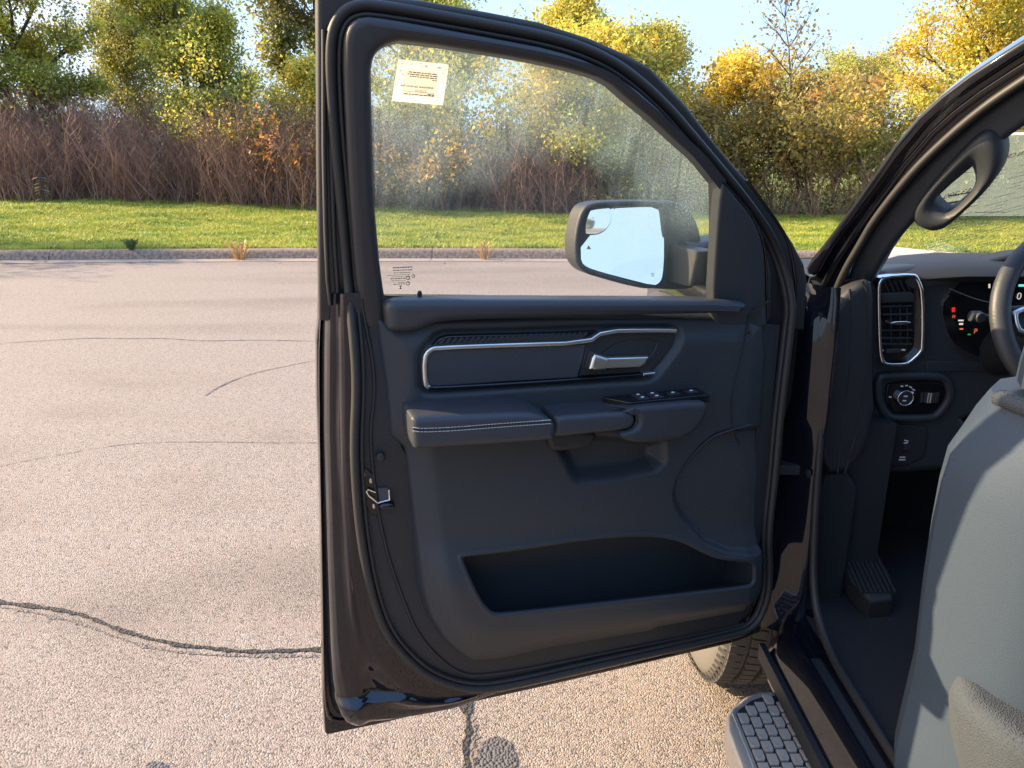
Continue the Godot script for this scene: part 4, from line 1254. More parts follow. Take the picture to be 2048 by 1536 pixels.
	for line in [p2([0.8503, 1.1655, 0.8386, 1.1625, 0.7872, 1.1587, 0.6988, 1.1565, 0.6049, 1.1531]), p2([0.8505, 1.1594, 0.8388, 1.1563, 0.7874, 1.1524, 0.6989, 1.1501, 0.6048, 1.1465])]:
		var pth := chaikin(line, 2, false)
		var run := 0.0
		for i in pth.size() - 1:
			var l := pth[i].distance_to(pth[i + 1])
			var k := 0.0
			while k < l:
				var a := pth[i].lerp(pth[i + 1], k / l)
				var b := pth[i].lerp(pth[i + 1], minf((k + 0.0042) / l, 1.0))
				mb.prism(strip(PackedVector2Array([a, b]), 0.0012), 0.1905, 0.1930, 0.0003, 1)
				k += 0.0056
			run += l
	stuff(put(door, "stitching", mb.build(), M.thread))
	mb = dm()
	mb.prism(strip(chaikin(p2([0.8504, 1.1629, 0.8386, 1.1598, 0.7873, 1.156, 0.6988, 1.1538, 0.6039, 1.1502]), 2, false), 0.0035), 0.1908, 0.1925, 0.0004, 1)
	put(door, "seam_welt", mb.build(), M.trim_dark)
	# pull cup
	mb = dm()
	mb.prism(chaikin(p2([0.59, 1.1461, 0.5872, 1.1516, 0.521, 1.1496, 0.4508, 1.1473, 0.4363, 1.1419, 0.4296, 1.1294, 0.433, 1.116, 0.4491, 1.1098, 0.5198, 1.1107, 0.5865, 1.1103, 0.5905, 1.1194]), 1), 0.09, 0.176, 0.011, 5)
	put(door, "pull_handle", mb.build(60.0), M.soft_vinyl)
	mb = dm()
	mb.prism(chaikin(p2([0.5852, 1.1029, 0.4921, 1.0986, 0.4811, 1.0791, 0.5012, 1.0611, 0.5705, 1.0612, 0.5828, 1.0747]), 1), 0.085, 0.125, 0.01)
	put(door, "pull_cup", mb.build(60.0), M.trim_dark)
	# switch pod
	mb = dm()
	mb.prism(chaikin(p2([0.4626, 1.1449, 0.4365, 1.1541, 0.3974, 1.1542, 0.2911, 1.1518, 0.2785, 1.1446, 0.2763, 1.1302, 0.2874, 1.1048, 0.3077, 1.0844, 0.3397, 1.0778, 0.4036, 1.0789, 0.4372, 1.0827, 0.4605, 1.0974, 0.4569, 1.1069, 0.4303, 1.11, 0.4227, 1.1251, 0.4297, 1.1396]), 1), 0.09, 0.176, 0.012, 4)
	put(door, "switch_pod", mb.build(60.0), M.trim_plastic)
	mb = dm()
	mb.tube(lift3(chaikin(p2([0.4787, 1.1592, 0.4418, 1.1497, 0.427, 1.1384, 0.4222, 1.126, 0.4276, 1.1107, 0.4398, 1.1061, 0.4602, 1.1044]), 2, false), 0.164), 0.003, 0.004, 6, Vector3(0, 0, 1))
	put(door, "pod_edge", mb.build(70.0), M.trim_plastic)
	mb = dm()
	var vt := p2([0.3974, 1.1542])[0].y + 0.001
	var top := fm(Transform3D())
	top.flip = true
	var ua := p2([0.4689, 1.1681])[0].x
	var ub := p2([0.2615, 1.1528])[0].x
	top.warp = func(p: Vector3) -> Vector3: return dwarp(Vector3(p.x, vt + (p.x - ub) * 0.0 + p.z, p.y))
	top.flip = false
	top.prism(PackedVector2Array([Vector2(ub + 0.004, 0.108), Vector2(ua, 0.108), Vector2(ua - 0.01, 0.125), Vector2(ua - 0.035, 0.158), Vector2(ub + 0.004, 0.158)]), -0.012, 0.003, 0.002)
	put(door, "switch_plate", top.build(), M.piano_black)
	for e in [[0.055, 0.142], [0.055, 0.124], [0.085, 0.142], [0.085, 0.124], [0.125, 0.132], [0.165, 0.132]]:
		var sw := fm(Transform3D())
		sw.warp = func(p: Vector3) -> Vector3: return dwarp(Vector3(p.x, vt + p.z, p.y))
		var x0: float = ua - e[0]
		sw.prism(PackedVector2Array([Vector2(x0 - 0.024, e[1] - 0.007), Vector2(x0, e[1] - 0.007), Vector2(x0, e[1] + 0.007), Vector2(x0 - 0.024, e[1] + 0.007)]), 0.002, 0.006, 0.002)
		put(door, "window_switch", sw.build(), M.trim_dark)
		var mk := fm(Transform3D())
		mk.warp = sw.warp
		mk.prism(PackedVector2Array([Vector2(x0 - 0.016, e[1] - 0.002), Vector2(x0 - 0.010, e[1] - 0.003), Vector2(x0 - 0.008, e[1] + 0.002), Vector2(x0 - 0.014, e[1] + 0.003)]), 0.006, 0.0066)
		put(door, "switch_mark", mk.build(), M.print_white)
	# speaker grille: a perforated sheet
	mb = dm()
	mb.tube(lift3(chaikin(p2([0.1275, 1.0638, 0.163, 1.0588, 0.2096, 1.0507, 0.243, 1.0304, 0.2731, 0.9988, 0.2961, 0.9651, 0.3024, 0.9379, 0.297, 0.9089, 0.2785, 0.8777, 0.2261, 0.8159]), 2, false), 0.1035), 0.002, 0.003, 6, Vector3(0, 0, 1))
	put(door, "grille_edge", mb.build(70.0), M.trim_plastic)
	mb = dm()
	var spk := speaker if MB.area(speaker) > 0 else reversed(speaker)
	var inn := MB.inset(spk, 0.008)
	var v := 0.70
	var odd := 0
	while v < 1.10:
		var u := 0.04 + (0.004 if odd else 0.0)
		while u < 0.30:
			if Geometry2D.is_point_in_polygon(Vector2(u, v), inn):
				var s := 0.0021
				var w: float = h.call(u, v) + 0.0009
				if w > 0.07: mb.quad(Vector3(u - s, v, w), Vector3(u, v - s, w), Vector3(u + s, v, w), Vector3(u, v + s, w))
			u += 0.008
		v += 0.0045
		odd = 1 - odd
	stuff(put(door, "grille_holes", mb.build(), M.print_dark))
	mb = dm()
	mb.prism(strip(p2([0.11, 1.3247, 0.1532, 1.297, 0.161, 1.2363, 0.1749, 1.1644, 0.1804, 1.1224, 0.1729, 1.0675, 0.1494, 1.0207]), 0.0018), 0.098, 0.1042)
	put(door, "panel_joint", mb.build(), M.trim_dark)
	mb = dm()
	mb.prism(circle(p2([0.1485, 1.2621])[0], 0.0035, 0.0035, 12), 0.1, 0.1055, 0.001)
	put(door, "screw_cap", mb.build(), M.trim_plastic)

func field(u0: float, u1: float, v0: float, v1: float, step: float, h: Callable) -> ArrayMesh:   # relief over the door's inner plane
	var nu := int((u1 - u0) / step) + 1
	var nv := int((v1 - v0) / step) + 1
	var hs := PackedFloat32Array()
	for j in nv:
		for i in nu: hs.append(h.call(u0 + i * step, v0 + j * step))
	var id := PackedInt32Array(); id.resize(nu * nv); id.fill(-1)
	var vs := PackedVector3Array(); var ns := PackedVector3Array(); var ix := PackedInt32Array()
	for j in nv:
		for i in nu:
			var k := j * nu + i
			if hs[k] < 0: continue
			id[k] = vs.size()
			vs.append(dwarp(Vector3(u0 + i * step, v0 + j * step, hs[k])))
			var l := hs[k - 1] if i > 0 and hs[k - 1] > 0 else hs[k]
			var r := hs[k + 1] if i < nu - 1 and hs[k + 1] > 0 else hs[k]
			var d := hs[k - nu] if j > 0 and hs[k - nu] > 0 else hs[k]
			var t := hs[k + nu] if j < nv - 1 and hs[k + nu] > 0 else hs[k]
			ns.append(Vector3(1, -(t - d) / (2 * step), -(r - l) / (2 * step)).normalized())
	for j in nv - 1:
		for i in nu - 1:
			var a := id[j * nu + i]; var b := id[j * nu + i + 1]; var c := id[(j + 1) * nu + i + 1]; var d := id[(j + 1) * nu + i]
			if a < 0 or b < 0 or c < 0 or d < 0: continue
			ix.append_array([a, b, c, a, c, d])
	var arr := []; arr.resize(Mesh.ARRAY_MAX)
	arr[Mesh.ARRAY_VERTEX] = vs; arr[Mesh.ARRAY_NORMAL] = ns; arr[Mesh.ARRAY_INDEX] = ix
	var m := ArrayMesh.new()
	m.add_surface_from_arrays(Mesh.PRIMITIVE_TRIANGLES, arr)
	return m

func build_latch(door: Node3D) -> void:
	var mb := dm()
	mb.prism(p2([0.9297, 1.0553, 0.9198, 1.058, 0.9087, 1.0468, 0.904, 1.0324, 0.9014, 0.9741, 0.9058, 0.9586, 0.9198, 0.9708, 0.9275, 0.9979]), 0.06, 0.0835, 0.002)
	put(door, "latch_plate", mb.build(), M.piano_black)
	for q in [p2([0.925, 1.0478])[0], p2([0.9132, 1.0335])[0], p2([0.9104, 0.9824])[0]]:
		mb = dm()
		mb.prism(circle(q, 0.0034, 0.0052, 12), 0.082, 0.0885, 0.002)
		put(door, "latch_bolt", mb.build(), M.zinc)
	mb = dm()
	mb.prism(p2([0.9015, 1.0151, 0.8832, 1.0146, 0.8796, 0.9941, 0.899, 0.9908]), 0.07, 0.0845)
	put(door, "latch_mouth", mb.build(), M.print_dark)
	mb = dm()
	mb.prism(strip(p2([0.9053, 1.0107, 0.9194, 1.0185, 0.9223, 1.014, 0.9183, 1.0055, 0.9027, 0.9893, 0.8815, 0.9924, 0.8815, 1.0124]), 0.0035), 0.08, 0.0905, 0.0012)
	put(door, "latch_fork", mb.build(), M.chrome)
	mb = dm()
	mb.prism(chaikin(p2([0.9019, 0.9872, 0.8752, 0.9875, 0.871, 0.9788, 0.874, 0.9731, 0.8999, 0.9728]), 1), 0.07, 0.094, 0.006)
	put(door, "latch_lip", mb.build(60.0), M.body_paint)
	put(door, "bump_stop", bump_mesh(p2([0.893, 1.0778])[0]), M.rubber)

func bump_mesh(c: Vector2) -> ArrayMesh:
	var mb := dm()
	mb.prism(circle(c, 0.0085, 0.0085, 16), 0.075, 0.092, 0.004)
	mb.prism(circle(c, 0.0035, 0.0035, 10), 0.0915, 0.0925)
	return mb.build()

func build_body() -> void:
	# sill: painted rocker, sill top and inner seal, running the length of the cab
	var sec := [Vector2(0.68, 0.36), Vector2(0.635, 0.375), Vector2(0.608, 0.40), Vector2(0.600, 0.42), Vector2(0.599, 0.450), Vector2(0.602, 0.458), Vector2(0.607, 0.467), Vector2(0.618, 0.500), Vector2(0.626, 0.522), Vector2(0.630, 0.533), Vector2(0.636, 0.544), Vector2(0.645, 0.549), Vector2(0.652, 0.546), Vector2(0.657, 0.538), Vector2(0.674, 0.536), Vector2(0.678, 0.545), Vector2(0.70, 0.548)]
	var mb := MB.new()
	var r := []
	for z in [-1.62, -1.58, -1.54, -1.50, -1.3, -0.9, -0.4, 0.2, 0.75]:
		var k: float = ss(-1.56, -1.62, z)
		var row := PackedVector3Array()
		for q in sec: row.append(Vector3(q.x + 0.03 * k, q.y + 0.01 * k, z))
		r.append(row)
	mb.flip = true
	mb.loft(r, false)
	part("rocker_sill", mb, M.body_paint, 50.0)
	mb = MB.new()
	mb.box(Vector3(0.595, 0.435, -1.60), Vector3(0.6085, 0.476, 0.70), 0.004)
	part("rocker_moulding", mb, M.trim_dark)
	mb = MB.new()
	mb.tube(smooth3(PackedVector3Array([Vector3(0.690, 0.556, 0.7), Vector3(0.690, 0.556, -1.30), Vector3(0.691, 0.565, -1.46), Vector3(0.690, 0.63, -1.555), Vector3(0.685, 0.80, -1.585), Vector3(0.680, 1.05, -1.60), Vector3(0.682, 1.20, -1.62)]), 3), 0.011, 0.009, 8, Vector3(1, 0, 0.2))
	part("sill_seal", mb, M.rubber, 70.0)
	mb = MB.new()
	mb.box(Vector3(0.655, 0.50, -1.45), Vector3(0.682, 0.542, 0.7), 0.003)
	part("scuff_plate", mb, M.trim_dark)
	# front door pillar: the painted jamb that carries the hinges
	mb = MB.new()
	r = []
	for e in [[0.50, 0.0], [0.56, 0.008], [0.66, 0.012], [0.74, -0.006], [0.80, -0.022], [0.88, -0.030], [0.95, -0.030], [1.02, -0.012], [1.08, 0.004], [1.20, 0.008], [1.27, 0.0], [1.31, -0.02], [1.335, -0.045]]:
		var y: float = e[0]; var o: float = e[1]
		var tuck := 0.02 * ss(1.15, 1.4, y)
		var sh := 0.034 * ss(0.96, 1.08, y)
		r.append(PackedVector3Array([Vector3(0.690, y, -1.588 - tuck), Vector3(0.677, y, -1.590 - tuck), Vector3(0.669, y, -1.596 - tuck), Vector3(0.645 + sh * 0.3, y, -1.610 + o * 0.4 - tuck + sh * 0.1), Vector3(0.618 + sh * 0.8, y, -1.625 + o * 0.8 - tuck + sh * 0.4), Vector3(0.600 + sh, y, -1.637 + o * 0.6 - tuck + sh * 0.4), Vector3(0.594 + sh, y, -1.66), Vector3(0.59, y, -1.72), Vector3(0.59, y, -1.80)]))
	mb.loft(r, false)
	part("door_pillar", mb, M.body_paint, 60.0)
	for y in [0.72, 1.10]:
		mb = MB.new()
		mb.box(Vector3(0.585, y - 0.04, -1.70), Vector3(0.612, y + 0.04, -1.635), 0.006)
		mb.lathe(p2([-0.055, 0.0, -0.055, 0.013, 0.055, 0.013, 0.055, 0.0]), 14, Vector3(0.585, y, -1.648), false)
		mb.box(Vector3(0.53, y - 0.03, -1.668), Vector3(0.59, y + 0.03, -1.640), 0.006)
		part("door_hinge", mb, M.body_paint)
	mb = MB.new()
	mb.box(Vector3(0.575, 0.905, -1.66), Vector3(0.655, 0.93, -1.615), 0.004)
	mb.lathe(p2([0.0, 0.0, 0.0, 0.010, 0.006, 0.009, 0.007, 0.0]), 12, Vector3(0.66, 0.918, -1.595))
	part("check_strap", mb, M.trim_dark)
	# windscreen pillar: outer skin, jamb, seal and inner trim
	var pf := Transform3D(Basis(Vector3(0.7194, -0.585, 0.3744), Vector3(0.2653, 0.7297, 0.6302), Vector3(-0.6419, -0.354, 0.6802)), Vector3(0.7, 1.36, -1.72))
	mb = fm(pf)
	mb.prism(chaikin(p2([-0.0302, -0.0473, -0.0374, -0.0001, -0.0375, 0.0285, -0.0444, 0.1254, -0.0497, 0.1839, -0.0675, 0.3451, -0.0545, 0.448, -0.0164, 0.5663, 0.0099, 0.6372, 0.0339, 0.6914, 0.0586, 0.6857, 0.0308, 0.6299, 0.0034, 0.5617, -0.0324, 0.4446, -0.0451, 0.3431, -0.0249, 0.1323, -0.0158, 0.0327, 0.0005, -0.0343]), 1), -0.07, 0.0, 0.008)
	part("pillar_skin", mb, M.body_paint)
	mb = fm(pf)
	mb.prism(chaikin(p2([-0.0178, -0.0637, -0.0056, -0.0369, -0.0203, 0.0284, -0.0293, 0.1285, -0.0493, 0.3404, -0.0356, 0.4418, 0.0007, 0.5596, 0.0289, 0.6277, 0.0572, 0.6904, 0.0863, 0.6791, 0.0631, 0.6074, 0.031, 0.5091, 0.0128, 0.4212, 0.0013, 0.3149, -0.0005, 0.2318, 0.0089, 0.1297, 0.0194, 0.0796, 0.0391, -0.006, 0.0555, -0.1078, 0.0436, -0.1608]), 1), -0.08, -0.015, 0.006)
	part("pillar_jamb", mb, M.body_paint)
	mb = fm(pf)
	mb.tube(lift3(chaikin(p2([0.0277, -0.0667, 0.0181, -0.0308, 0.0056, 0.0231, -0.0088, 0.1288, -0.0273, 0.3319, -0.0154, 0.4356, 0.0155, 0.5417, 0.04, 0.6135, 0.0725, 0.685]), 1, false), -0.013), 0.007, 0.005, 8, Vector3(0, 0, 1))
	part("jamb_bead", mb, M.body_paint, 70.0)
	mb = fm(pf)
	mb.tube(lift3(chaikin(p2([0.2616, -0.3885, 0.173, -0.2557, 0.0969, -0.1292, 0.0568, -0.0489, 0.0343, 0.0174, 0.0167, 0.1059, 0.0064, 0.1516, -0.0027, 0.2543, -0.0023, 0.3318, 0.008, 0.4351, 0.0291, 0.5204, 0.0525, 0.5945, 0.0823, 0.6858]), 2, false), -0.006), 0.0085, 0.010, 10, Vector3(0, 0, 1))
	part("opening_seal", mb, M.rubber, 70.0)
	mb = fm(pf)
	mb.prism(chaikin(p2([0.1125, -0.0969, 0.0458, -0.01, 0.023, 0.0861, 0.0123, 0.1328, 0.0028, 0.2375, 0.0029, 0.3165, 0.0131, 0.4219, 0.0344, 0.5089, 0.058, 0.5844, 0.0892, 0.6733, 0.1343, 0.6634, 0.1037, 0.5349, 0.085, 0.4515, 0.0779, 0.412, 0.073, 0.3605, 0.0638, 0.2677, 0.0663, 0.182, 0.0728, 0.0982, 0.0912, 0.029]), 1), -0.09, -0.028, 0.016, 4)
	part("pillar_trim", mb, M.trim_plastic, 60.0)
	mb = fm(pf)
	var h_out := chaikin(p2([0.036, 0.4231, 0.0799, 0.4136, 0.109, 0.3789, 0.1204, 0.3271, 0.1205, 0.2558, 0.1181, 0.2166, 0.1007, 0.1946, 0.0603, 0.1885, 0.0385, 0.235, 0.0328, 0.36]), 2)
	var h_in := chaikin(p2([0.0649, 0.3453, 0.0849, 0.3342, 0.0993, 0.3182, 0.1024, 0.2918, 0.0998, 0.2485, 0.0823, 0.2483, 0.0633, 0.251, 0.0613, 0.2684, 0.0601, 0.2967, 0.0622, 0.3217]), 2)
	var hr := []
	for e in [[0.0, -0.02], [0.0, 0.005], [0.06, 0.018], [0.2, 0.028], [0.42, 0.031], [0.66, 0.028], [0.88, 0.018], [1.0, 0.004], [1.0, -0.02]]:
		var row := PackedVector3Array()
		for i in h_out.size():
			var q := h_out[i].lerp(h_in[i], e[0])
			row.append(Vector3(q.x, q.y, e[1] - 0.040))
		hr.append(row)
	if MB.area(h_out) < 0: mb.flip = true
	mb.loft(hr)
	part("grab_handle", mb, M.trim_plastic, 60.0)
	# windscreen and its paper
	var wf := Transform3D(Basis(Vector3(0.9589, 0.2022, -0.1988), Vector3(0, 0.7011, 0.7131), Vector3(0.2836, -0.6838, 0.6723)), Vector3(0.7, 1.36, -1.72))
	mb = fm(wf)
	mb.flat(p2([0.1192, -0.1319, 0.2, -0.1027, 2.7084, -1.0536, 0.6015, 0.7313, 0.2788, 0.5803, 0.0841, 0.4357]), -0.03, false)
	part("windscreen", mb, M.window_glass)
	mb = fm(wf)
	mb.flat(p2([0.1061, 0.3415, 0.6014, 0.2142, 0.9008, -0.1559, 0.2528, 0.0606]), -0.027, false)
	var stk := part("window_sticker", mb, M.clear_sticker)
	mb = fm(wf)
	mb.flat(strip(p2([0.2844, 0.2936, 0.6024, 0.2121]), 0.006), -0.0262, false)
	put(stk, "sticker_edge", mb.build(), M.paper)
	for e in [[p2([0.4507, 0.2165]), 0.0185, "BIG HORN CREW"], [p2([0.3079, 0.1278]), 0.022, "$3,200"]]:
		var o: Vector2 = e[0][0]
		var t := words(stk, "sticker_lettering", e[2], e[1], Transform3D(wf.basis * Basis(Vector3(-1, 0, 0), Vector3(0, 1, 0), Vector3(0, 0, -1)), wf * Vector3(o.x, o.y, -0.0258)), M.print_dark)
		(t.mesh as TextMesh).horizontal_alignment = HORIZONTAL_ALIGNMENT_LEFT
	rng.seed = 91
	mb = fm(wf)
	var c0 := p2([0.4847, 0.1725, 0.6802, 0.1159, 0.8836, -0.1355, 0.2726, 0.0669, 0.3408, 0.0791])
	for row in 26:   # fine print: columns of short lines, too small to read
		var y := lerpf(c0[0].y, c0[2].y, row / 25.0)
		for col in [[2.0, 62.0], [80.0, 140.0], [150.0, 230.0]]:
			if rng.randf() < 0.25: continue
			var xs: float = p2([0.3692, 0.1397])[0].x + (col[0] - 62.0) * 0.0011
			var l: float = (col[1] - col[0]) * 0.0011 * rng.randf_range(0.35, 1.0)
			mb.flat(strip(PackedVector2Array([Vector2(xs + 0.062, y), Vector2(xs + 0.062 - l, y)]), 0.0014), -0.0262, false)
	for q in [[p2([0.2511, 0.127, 0.3246, 0.1163]), 0.004], [p2([0.2611, 0.0984, 0.3351, 0.0907]), 0.008], [p2([0.2692, 0.0795, 0.3427, 0.0654]), 0.003], [p2([0.375, 0.0329, 0.4729, 0.0022]), 0.002], [p2([0.2461, 0.1978, 0.274, 0.1923]), 0.0015]]:
		mb.flat(strip(q[0], q[1]), -0.0262, false)
	stuff(put(stk, "sticker_fine_print", mb.build(), M.print_grey))
	# bonnet, wing and cowl
	mb = MB.new()
	r = []
	for e in [[-1.90, 1.20], [-2.1, 1.245], [-2.4, 1.235], [-2.9, 1.20], [-3.25, 1.12], [-3.36, 0.98], [-3.38, 0.75]]:
		var z: float = e[0]; var y: float = e[1]
		r.append(PackedVector3Array([Vector3(0.60, y - 0.30, z), Vector3(0.575, y - 0.14, z), Vector3(0.59, y - 0.05, z), Vector3(0.63, y - 0.004, z), Vector3(0.75, y + 0.012, z), Vector3(0.80, y - 0.006, z), Vector3(0.85, y + 0.02, z), Vector3(1.2, y + 0.04, z), Vector3(1.55, y + 0.06, z), Vector3(1.9, y + 0.04, z), Vector3(2.25, y + 0.02, z), Vector3(2.45, y - 0.01, z), Vector3(2.51, y - 0.14, z), Vector3(2.49, y - 0.30, z)]))
	mb.loft(r, false)
	part("bonnet", mb, M.body_paint, 50.0)
	mb = MB.new()
	var wing := PackedVector2Array([Vector2(-1.72, 0.45), Vector2(-1.72, 1.22), Vector2(-1.9, 1.20), Vector2(-3.3, 1.08), Vector2(-3.35, 0.5), Vector2(-2.75, 0.5)])
	for i in 9:
		var a := PI * i / 8.0
		wing.append(Vector2(-2.22 - cos(a) * 0.50, 0.42 + sin(a) * 0.52))
	mb.warp = func(p: Vector3) -> Vector3: return Vector3(p.z, p.y, p.x)
	mb.flip = true
	mb.prism(reversed(wing), 0.585, 0.63, 0.0)
	part("front_wing", mb, M.body_paint)
	mb = MB.new()
	mb.box(Vector3(0.72, 0.25, -2.9), Vector3(0.9, 1.0, -1.70))
	mb.box(Vector3(0.90, 0.35, -3.2), Vector3(2.4, 1.15, -2.35))
	part("wheel_arch_liner", mb, M.trim_dark)
	mb = MB.new()
	mb.box(Vector3(0.70, 1.26, -2.16), Vector3(2.40, 1.315, -1.95), 0.01)
	part("cowl", mb, M.trim_dark)
	# front wheel
	var wheel := node(truck, "front_wheel", Vector3(0.58, 0.41, -2.20) - BASE)
	mb = MB.new()
	mb.lathe(p2([0.03, 0.22, 0.012, 0.235, 0.0, 0.27, -0.006, 0.32, -0.002, 0.36, 0.012, 0.386, 0.022, 0.394, 0.255, 0.396, 0.272, 0.36, 0.27, 0.25]), 64, Vector3())
	put(wheel, "tyre", mb.build(50.0), M.tyre_wall)
	mb = MB.new()
	for i in 76:   # tread blocks with sipes between
		var a := TAU * i / 76.0
		var b := Basis(Vector3.RIGHT, a)
		for e in [[0.012, 0.058, 0.0], [0.068, 0.112, 0.3], [0.122, 0.164, 0.1], [0.174, 0.214, 0.4], [0.224, 0.268, 0.2]]:
			var bb := Basis(Vector3.RIGHT, a + e[2] * TAU / 76.0)
			var hw := TAU * 0.41 / 76.0 * 0.43
			var sk := 0.007 if e[0] < 0.1 else -0.006
			var lo := 0.389
			var hi := 0.4085 if e[0] > 0.03 and e[1] < 0.25 else 0.406
			var q := [Vector3(e[0], lo, hw), Vector3(e[1], lo, hw + sk), Vector3(e[1], lo, -hw + sk), Vector3(e[0], lo, -hw)]
			var p := [Vector3(e[0] + 0.003, hi, hw - 0.001), Vector3(e[1] - 0.003, hi, hw + sk - 0.001), Vector3(e[1] - 0.003, hi, -hw + sk + 0.001), Vector3(e[0] + 0.003, hi, -hw + 0.001)]
			for k in 4:
				q[k] = bb * q[k]; p[k] = bb * p[k]
			mb.quad(p[0], p[1], p[2], p[3])
			for k in 4: mb.quad(q[k], q[(k + 1) % 4], p[(k + 1) % 4], p[k])
		# shoulder lug on the side wall
		var s0 := Vector3(0.006, 0.375, 0.009); var s1 := Vector3(0.014, 0.400, 0.009)
		mb.quad(b * s1, b * (s1 * Vector3(1, 1, -1)), b * (s0 * Vector3(1, 1, -1) - Vector3(0.012, 0, 0)), b * (s0 - Vector3(0.012, 0, 0)))
	stuff(put(wheel, "tread", mb.build(), M.tyre_rubber))
	mb = MB.new()
	mb.lathe(p2([0.16, 0.05, 0.05, 0.06, 0.035, 0.09, 0.03, 0.19, 0.018, 0.215, 0.006, 0.228, 0.012, 0.236, 0.03, 0.232]), 48, Vector3())
	put(wheel, "rim", mb.build(40.0), M.wheel_alloy)
	for i in 6:
		mb = MB.new()
		var b := Basis(Vector3.RIGHT, TAU * i / 6.0)
		mb.warp = func(p: Vector3) -> Vector3: return b * Vector3(-p.z + 0.03, p.y, p.x)
		mb.prism(chaikin(PackedVector2Array([Vector2(-0.028, 0.05), Vector2(0.028, 0.05), Vector2(0.045, 0.205), Vector2(-0.045, 0.205)]), 1), 0.0, 0.022, 0.008)
		put(wheel, "wheel_spoke", mb.build(), M.wheel_alloy)
	# running board
	mb = MB.new()
	var bo := PackedVector2Array([Vector2(0.466, 1.0), Vector2(0.466, -1.38), Vector2(0.474, -1.425), Vector2(0.492, -1.455), Vector2(0.53, -1.49), Vector2(0.57, -1.508), Vector2(0.634, -1.508), Vector2(0.634, 1.0)])
	for i in bo.size(): bo[i].y = -bo[i].y
	mb.warp = func(p: Vector3) -> Vector3: return Vector3(p.x, p.z, -p.y)
	mb.prism(bo, 0.345, 0.418, 0.020, 5)
	var board := part("running_board", mb, M.step_rim, 60.0)
	mb = MB.new()
	mb.warp = func(p: Vector3) -> Vector3: return Vector3(p.x, p.z, -p.y)
	var pad := PackedVector2Array([Vector2(0.492, -1.0), Vector2(0.618, -1.0), Vector2(0.618, 1.485), Vector2(0.575, 1.482), Vector2(0.54, 1.466), Vector2(0.505, 1.437), Vector2(0.494, 1.42)])
	mb.prism(pad, 0.41, 0.4190, 0.001)
	put(board, "step_pad", mb.build(), M.trim_dark)
	mb = MB.new()
	mb.warp = func(p: Vector3) -> Vector3: return Vector3(p.x, p.z, -p.y)
	mb.prism(PackedVector2Array([Vector2(0.484, -1.0), Vector2(0.4915, -1.0), Vector2(0.4935, 1.42), Vector2(0.503, 1.437), Vector2(0.497, 1.443), Vector2(0.486, 1.424)]), 0.41, 0.4215, 0.0015)
	put(board, "step_edge", mb.build(), M.step_rim)
	var lug := MB.new()
	lug.warp = func(p: Vector3) -> Vector3: return Vector3(p.x, p.z, -p.y)
	lug.prism(PackedVector2Array([Vector2(-0.0105, -0.015), Vector2(0.0065, -0.015), Vector2(0.0105, -0.008), Vector2(0.0105, 0.015), Vector2(-0.0105, 0.015)]), 0.0, 0.0055, 0.002, 2, false)
	lug.prism(PackedVector2Array([Vector2(-0.011, -0.015), Vector2(-0.003, -0.017), Vector2(-0.009, -0.006)]), 0.004, 0.0085, 0.001, 1, false)
	var lm := lug.build()
	for col in 5:
		for row in 32:
			var x := 0.507 + col * 0.0245
			var z := -1.478 + row * 0.036 + (col % 2) * 0.012
			if z < -1.478 + (0.575 - x) * 0.55 and x < 0.575 or z < -1.472: continue
			if z > -0.4: continue
			put(board, "tread_lug", lm, M.step_plastic, Vector3(x, 0.4185, z))
	# rear door, rear body and roof of the cab, far side, so that the cabin is closed
	mb = MB.new()
	mb.warp = func(p: Vector3) -> Vector3: return Vector3(p.z + maxf(0.0, p.y - 1.3) * 0.4, p.y, p.x)
	mb.flip = true
	mb.prism(PackedVector2Array([Vector2(-0.50, 0.47), Vector2(0.45, 0.47), Vector2(0.62, 0.95), Vector2(0.62, 1.32), Vector2(-0.50, 1.32)]), -0.70, -0.585, 0.012)
	mb.prism(PackedVector2Array([Vector2(-0.60, 1.325), Vector2(-0.46, 1.325), Vector2(-0.47, 1.80), Vector2(0.50, 1.80), Vector2(0.55, 1.325), Vector2(0.66, 1.325), Vector2(0.6, 1.90), Vector2(-0.60, 1.90)]), -0.68, -0.60, 0.008)
	var flipx := mb.t.duplicate()
	mb.t = PackedVector3Array()
	for q in flipx: mb.t.append(Vector3(q.x, q.y, -q.z))
	mb.flip = false
	part("rear_door", mb, M.body_paint)
	mb = MB.new()
	mb.box(Vector3(0.60, 0.50, -0.62), Vector3(0.74, 1.32, -0.50), 0.01)
	part("middle_pillar", mb, M.trim_plastic)
	mb = MB.new()
	var roof := []
	for e in [[-1.28, 1.84], [-1.1, 1.90], [-0.5, 1.955], [0.2, 1.955], [0.72, 1.91]]:
		roof.append(PackedVector3Array([Vector3(0.84, e[1] - 0.06, e[0]), Vector3(0.86, e[1], e[0]), Vector3(1.2, e[1] + 0.03, e[0]), Vector3(1.55, e[1] + 0.035, e[0]), Vector3(1.9, e[1] + 0.03, e[0]), Vector3(2.24, e[1], e[0]), Vector3(2.26, e[1] - 0.06, e[0]), Vector3(1.55, e[1] - 0.05, e[0])]))
	mb.flip = true
	mb.loft(roof, true, true, true)
	part("roof", mb, M.body_paint, 50.0)
	mb = MB.new()
	mb.box(Vector3(2.42, 0.47, -1.75), Vector3(2.51, 1.32, 0.72), 0.01)
	mb.box(Vector3(2.34, 1.32, 0.52), Vector3(2.42, 1.90, 0.72), 0.01)
	mb.box(Vector3(2.34, 1.32, -0.60), Vector3(2.42, 1.90, -0.50), 0.01)
	part("far_side", mb, M.body_paint)
	mb = MB.new()
